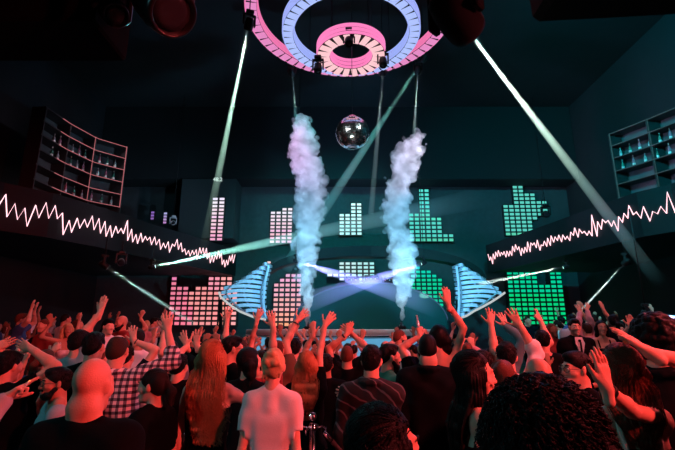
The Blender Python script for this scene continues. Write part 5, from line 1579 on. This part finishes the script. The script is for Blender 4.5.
# ------------------------------------------------------------------ smoke jets
def plume(axis, Y, seed, label, col, dens):
    """axis: (px, py, half width px) from the nozzle up"""
    r2 = random.Random(seed); pr = []
    for i in range(len(axis) - 1):
        (x0, y0, w0), (x1, y1, w1) = axis[i], axis[i + 1]
        n_ = max(2, int(abs(y1 - y0) / 3))
        for k in range(n_):
            f = k / n_; x, y, w = x0 + (x1 - x0) * f, y0 + (y1 - y0) * f, w0 + (w1 - w0) * f
            c = at(x, y, Y); r_ = w / FPX * Y * (1.0 if w > 6 else 1.05)
            pr.append(ell((c.x, c.y, c.z), V3(1, 1, 1.1) * max(.062, r_ * .62), None, .05))
            if w > 4:
                for _ in range(5):
                    a_ = r2.uniform(0, 6.283); q = r2.uniform(.45, .95) * r_
                    pr.append(ell((c.x + q * math.cos(a_), c.y + q * math.sin(a_), c.z + r2.uniform(-.12, .12)), V3(1, 1, 1.15) * r_ * r2.uniform(.16, .42), None, .05))
                if w > 9:
                    for _ in range(3):
                        a_ = r2.uniform(0, 6.283); q = r2.uniform(.85, 1.2) * r_
                        pr.append(ell((c.x + q * math.cos(a_), c.y + q * math.sin(a_), c.z + r2.uniform(-.15, .15)), V3(1, 1, 1.2) * r_ * r2.uniform(.08, .2), None, .04))
    def post(F, X, Y_, Z):
        return F + .045 * np.sin(9 * X + 3 * np.sin(5 * Z + seed)) * np.sin(8 * Z + 2.5 * np.sin(7 * Y_)) + .02 * np.sin(23 * X + 19 * Z) * np.sin(21 * Y_ - 17 * Z)
    V, Q = solidify(pr, .045, post)
    m = bpy.data.materials.new('smoke_' + str(seed)); m.use_nodes = True; nt = m.node_tree; nt.nodes.clear()
    out = nt.nodes.new('ShaderNodeOutputMaterial'); v = nt.nodes.new('ShaderNodeVolumeScatter')
    v.inputs['Color'].default_value = (*col, 1)
    tc = nt.nodes.new('ShaderNodeTexCoord'); nz = nt.nodes.new('ShaderNodeTexNoise'); nz.inputs['Scale'].default_value = 2.6; nz.inputs['Detail'].default_value = 4; nz.inputs['Distortion'].default_value = .6
    cr = nt.nodes.new('ShaderNodeMapRange'); cr.inputs['From Min'].default_value = .34; cr.inputs['From Max'].default_value = .66; cr.inputs['To Min'].default_value = dens * .1; cr.inputs['To Max'].default_value = dens
    nt.links.new(tc.outputs['Object'], nz.inputs['Vector']); nt.links.new(nz.outputs['Fac'], cr.inputs['Value'])
    sx = nt.nodes.new('ShaderNodeSeparateXYZ'); nt.links.new(tc.outputs['Object'], sx.inputs[0])
    zr = nt.nodes.new('ShaderNodeMapRange'); zr.inputs['From Min'].default_value = zt; zr.inputs['From Max'].default_value = zt + 1.3; zr.inputs['To Min'].default_value = 6.0; zr.inputs['To Max'].default_value = 1.0
    nt.links.new(sx.outputs['Z'], zr.inputs['Value'])
    mu = nt.nodes.new('ShaderNodeMath'); mu.operation = 'MULTIPLY'
    nt.links.new(cr.outputs['Result'], mu.inputs[0]); nt.links.new(zr.outputs['Result'], mu.inputs[1]); nt.links.new(mu.outputs[0], v.inputs['Density'])
    nt.links.new(v.outputs['Volume'], out.inputs['Volume'])
    o = bpy.data.objects.new('smoke_jet', mesh_np('smoke_jet', V, Q)); COL.objects.link(o); o.data.materials.append(m)
    return tag(o, label, 'smoke', 'smoke jets on the stage', 'stuff')
PY = SY - SR + .55
plume([(308.5, 329, 1.9), (308, 315, 3.2), (307.5, 302, 5), (306, 285, 8), (305.5, 268, 10.5), (306, 250, 12.5), (308, 232, 13), (310, 212, 15), (312, 190, 16), (308, 170, 15.5), (303, 150, 15), (304, 134, 13), (301, 122, 10), (299, 114, 5)], PY, 1,
      'tall smoke jet, purple above and blue below, on the stage rim', (.97, .96, .98), 3.4)
plume([(401.5, 329, 2), (402, 314, 3.5), (402.5, 300, 5.5), (404, 282, 10), (404.5, 262, 13.5), (402, 245, 13), (396, 225, 12), (396, 205, 14), (398, 185, 14), (404, 168, 14), (408, 154, 15), (414, 142, 11), (420, 133, 6)], PY, 2,
      'tall white-blue smoke jet behind the bearded waiter, on the stage rim', (.97, .97, .98), 3.4)
for px_, lb in ((308.5, 'small black smoke machine on the stage rim under the purple jet'), (401.5, 'small black smoke machine on the stage rim above the bearded waiter')):
    c = at(px_, 329, PY)
    g = empty('smoke_machine', (c.x, PY, zt), 0, lb, 'smoke machine', 'smoke machines')
    MB().box((0, 0, .05), (.26, .26, .10), bevel=.02).build('case', M_black, g)
    MB().lathe([(.05, .10), (.045, .16), (.03, .19), (.03, .22), (.02, .22), (.02, .16)], 16).build('nozzle', M_steel, g)

# ------------------------------------------------------------------ lighting
RED = (1.0, .085, .085)
spot((4.6, -.6, 4.4), (-.6, 3.2, 1.4), 1900, RED, R(80), .6, .12, 'red_wash')
spot((5.4, 3.0, 5.2), (-.8, 5.6, 1.5), 1550, (1, .12, .14), R(80), .6, .12, 'red_wash')
spot((1.6, 4.2, 8.4), (.4, 7.6, 1.6), 850, (1, .26, .30), R(74), .6, .2, 'pink_wash')
spot((-5.0, 5.5, 4.2), (-7, 9.5, 1.2), 60, (1, .2, .2), R(90), .7, .1, 'red_side')
spot((5.0, 5.0, 4.6), (7, 9.5, 1.6), 300, (1, .22, .26), R(90), .7, .1, 'red_side')
spot((-5.6, .4, 5.0), (-1.4, 3.0, 1.3), 230, (.2, .85, 1), R(80), .6, .15, 'cyan_wash')
spot((5.5, 10.0, 7.5), (2.5, 5.5, 1.6), 420, (.12, .45, 1.0), R(80), .7, .2, 'blue_back')
spot((-4.5, 11.0, 7.5), (-2.5, 5.0, 1.6), 300, (.15, .8, .9), R(80), .7, .2, 'teal_back')
# teal wash added on the back wall and right side in place of haze
spot((0, 12.5, 11.0), (0, 20.6, 2.2), 3600, (.0, .68, .70), R(90), 1.0, .3, 'teal_wall')
spot((3.0, 5.0, 10.6), (11.0, 13, 6.5), 7000, (.0, .62, .74), R(110), .9, .3, 'teal_wall')
spot((-3.0, 12.0, 11.0), (-6, 19, 4), 300, (.15, .7, .85), R(100), .9, .3, 'teal_wall')
# unseen spots added to brighten the bottles
spot((-7.2, 13.2, 11.5), (-8.6, 14.4, 7.2), 420, (1, .7, .75), R(60), .8, .1, 'bottle_fill')
spot((8.8, 12.2, 11.5), (10.2, 13.0, 7.4), 110, (.5, 1, 1), R(60), .8, .1, 'bottle_fill')
# stage
spot((.4, 10.9, 6.6), (.3, 12.95, 1.95), 260, (1, .88, .9), R(75), .6, .15, 'rim_wash')  # added spot that brightens the stage rim
spot((.6, 12.6, 10.5), (.6, 15.6, 2.2), 500, (.25, .8, .75), R(90), .7, .2, 'stage_top')
spot((-1.8, 13.6, 2.5), (-1.0, 17, 4.2), 160, (.15, .45, 1), R(120), .8, .1, 'fin_blue')
spot((3.6, 13.6, 2.5), (3.8, 17, 4.2), 160, (.15, .45, 1), R(120), .8, .1, 'fin_blue')
spot((-2.2, 6.0, 7.0), at(352.5, 133, 10.0), 900, (.9, 1, 1), R(14), .5, .12, 'ball_spot')  # unseen spots added to put highlights on the mirror ball
spot((3.2, 6.6, 8.2), at(352.5, 133, 10.0), 700, (.8, 1, 1), R(14), .5, .12, 'ball_spot')
spot((.2, 6.2, 2.6), at(352.5, 133, 10.0), 500, (.75, 1, .95), R(14), .5, .12, 'ball_spot')
# smoke: added spots, pink and white from the sides, blue from low down
pl = at(306, 150, PY); pr_ = at(404, 160, PY)
spot((-5.2, 12.6, 7.8), pl, 2000, (.95, .48, .95), R(44), 1.0, .1, 'smoke_pink')
spot((6.0, 12.6, 7.8), pr_, 1900, (.95, .75, .95), R(44), 1.0, .1, 'smoke_white')
spot((-3.4, 12.2, 2.6), at(306, 240, PY), 1150, (.18, .6, 1), R(80), .8, .1, 'smoke_blue')
spot((3.9, 12.0, 2.6), at(402, 240, PY), 1350, (.2, .6, 1), R(80), .8, .1, 'smoke_blue')
spot((.4, 11.6, 2.4), at(306, 270, PY), 800, (.42, .78, 1), R(70), .8, .1, 'smoke_front')
spot((.8, 11.6, 2.4), at(404, 270, PY), 800, (.42, .78, 1), R(70), .8, .1, 'smoke_front')

w = bpy.data.worlds.new('world'); SC.world = w; w.use_nodes = True
w.node_tree.nodes['Background'].inputs['Color'].default_value = (.01, .02, .025, 1)
w.node_tree.nodes['Background'].inputs['Strength'].default_value = 0.15
SC.view_settings.view_transform = 'Standard'; SC.view_settings.look = 'None'; SC.view_settings.gamma = 1.0; SC.view_settings.exposure = 0.0
SC.cycles.volume_bounces = 2; SC.cycles.max_bounces = 6; SC.cycles.volume_step_rate = 1.0; SC.cycles.volume_max_steps = 256
SC.cycles.use_denoising = True
try:
    SC.cycles.use_light_tree = True; SC.cycles.sample_clamp_indirect = 4
except Exception: pass
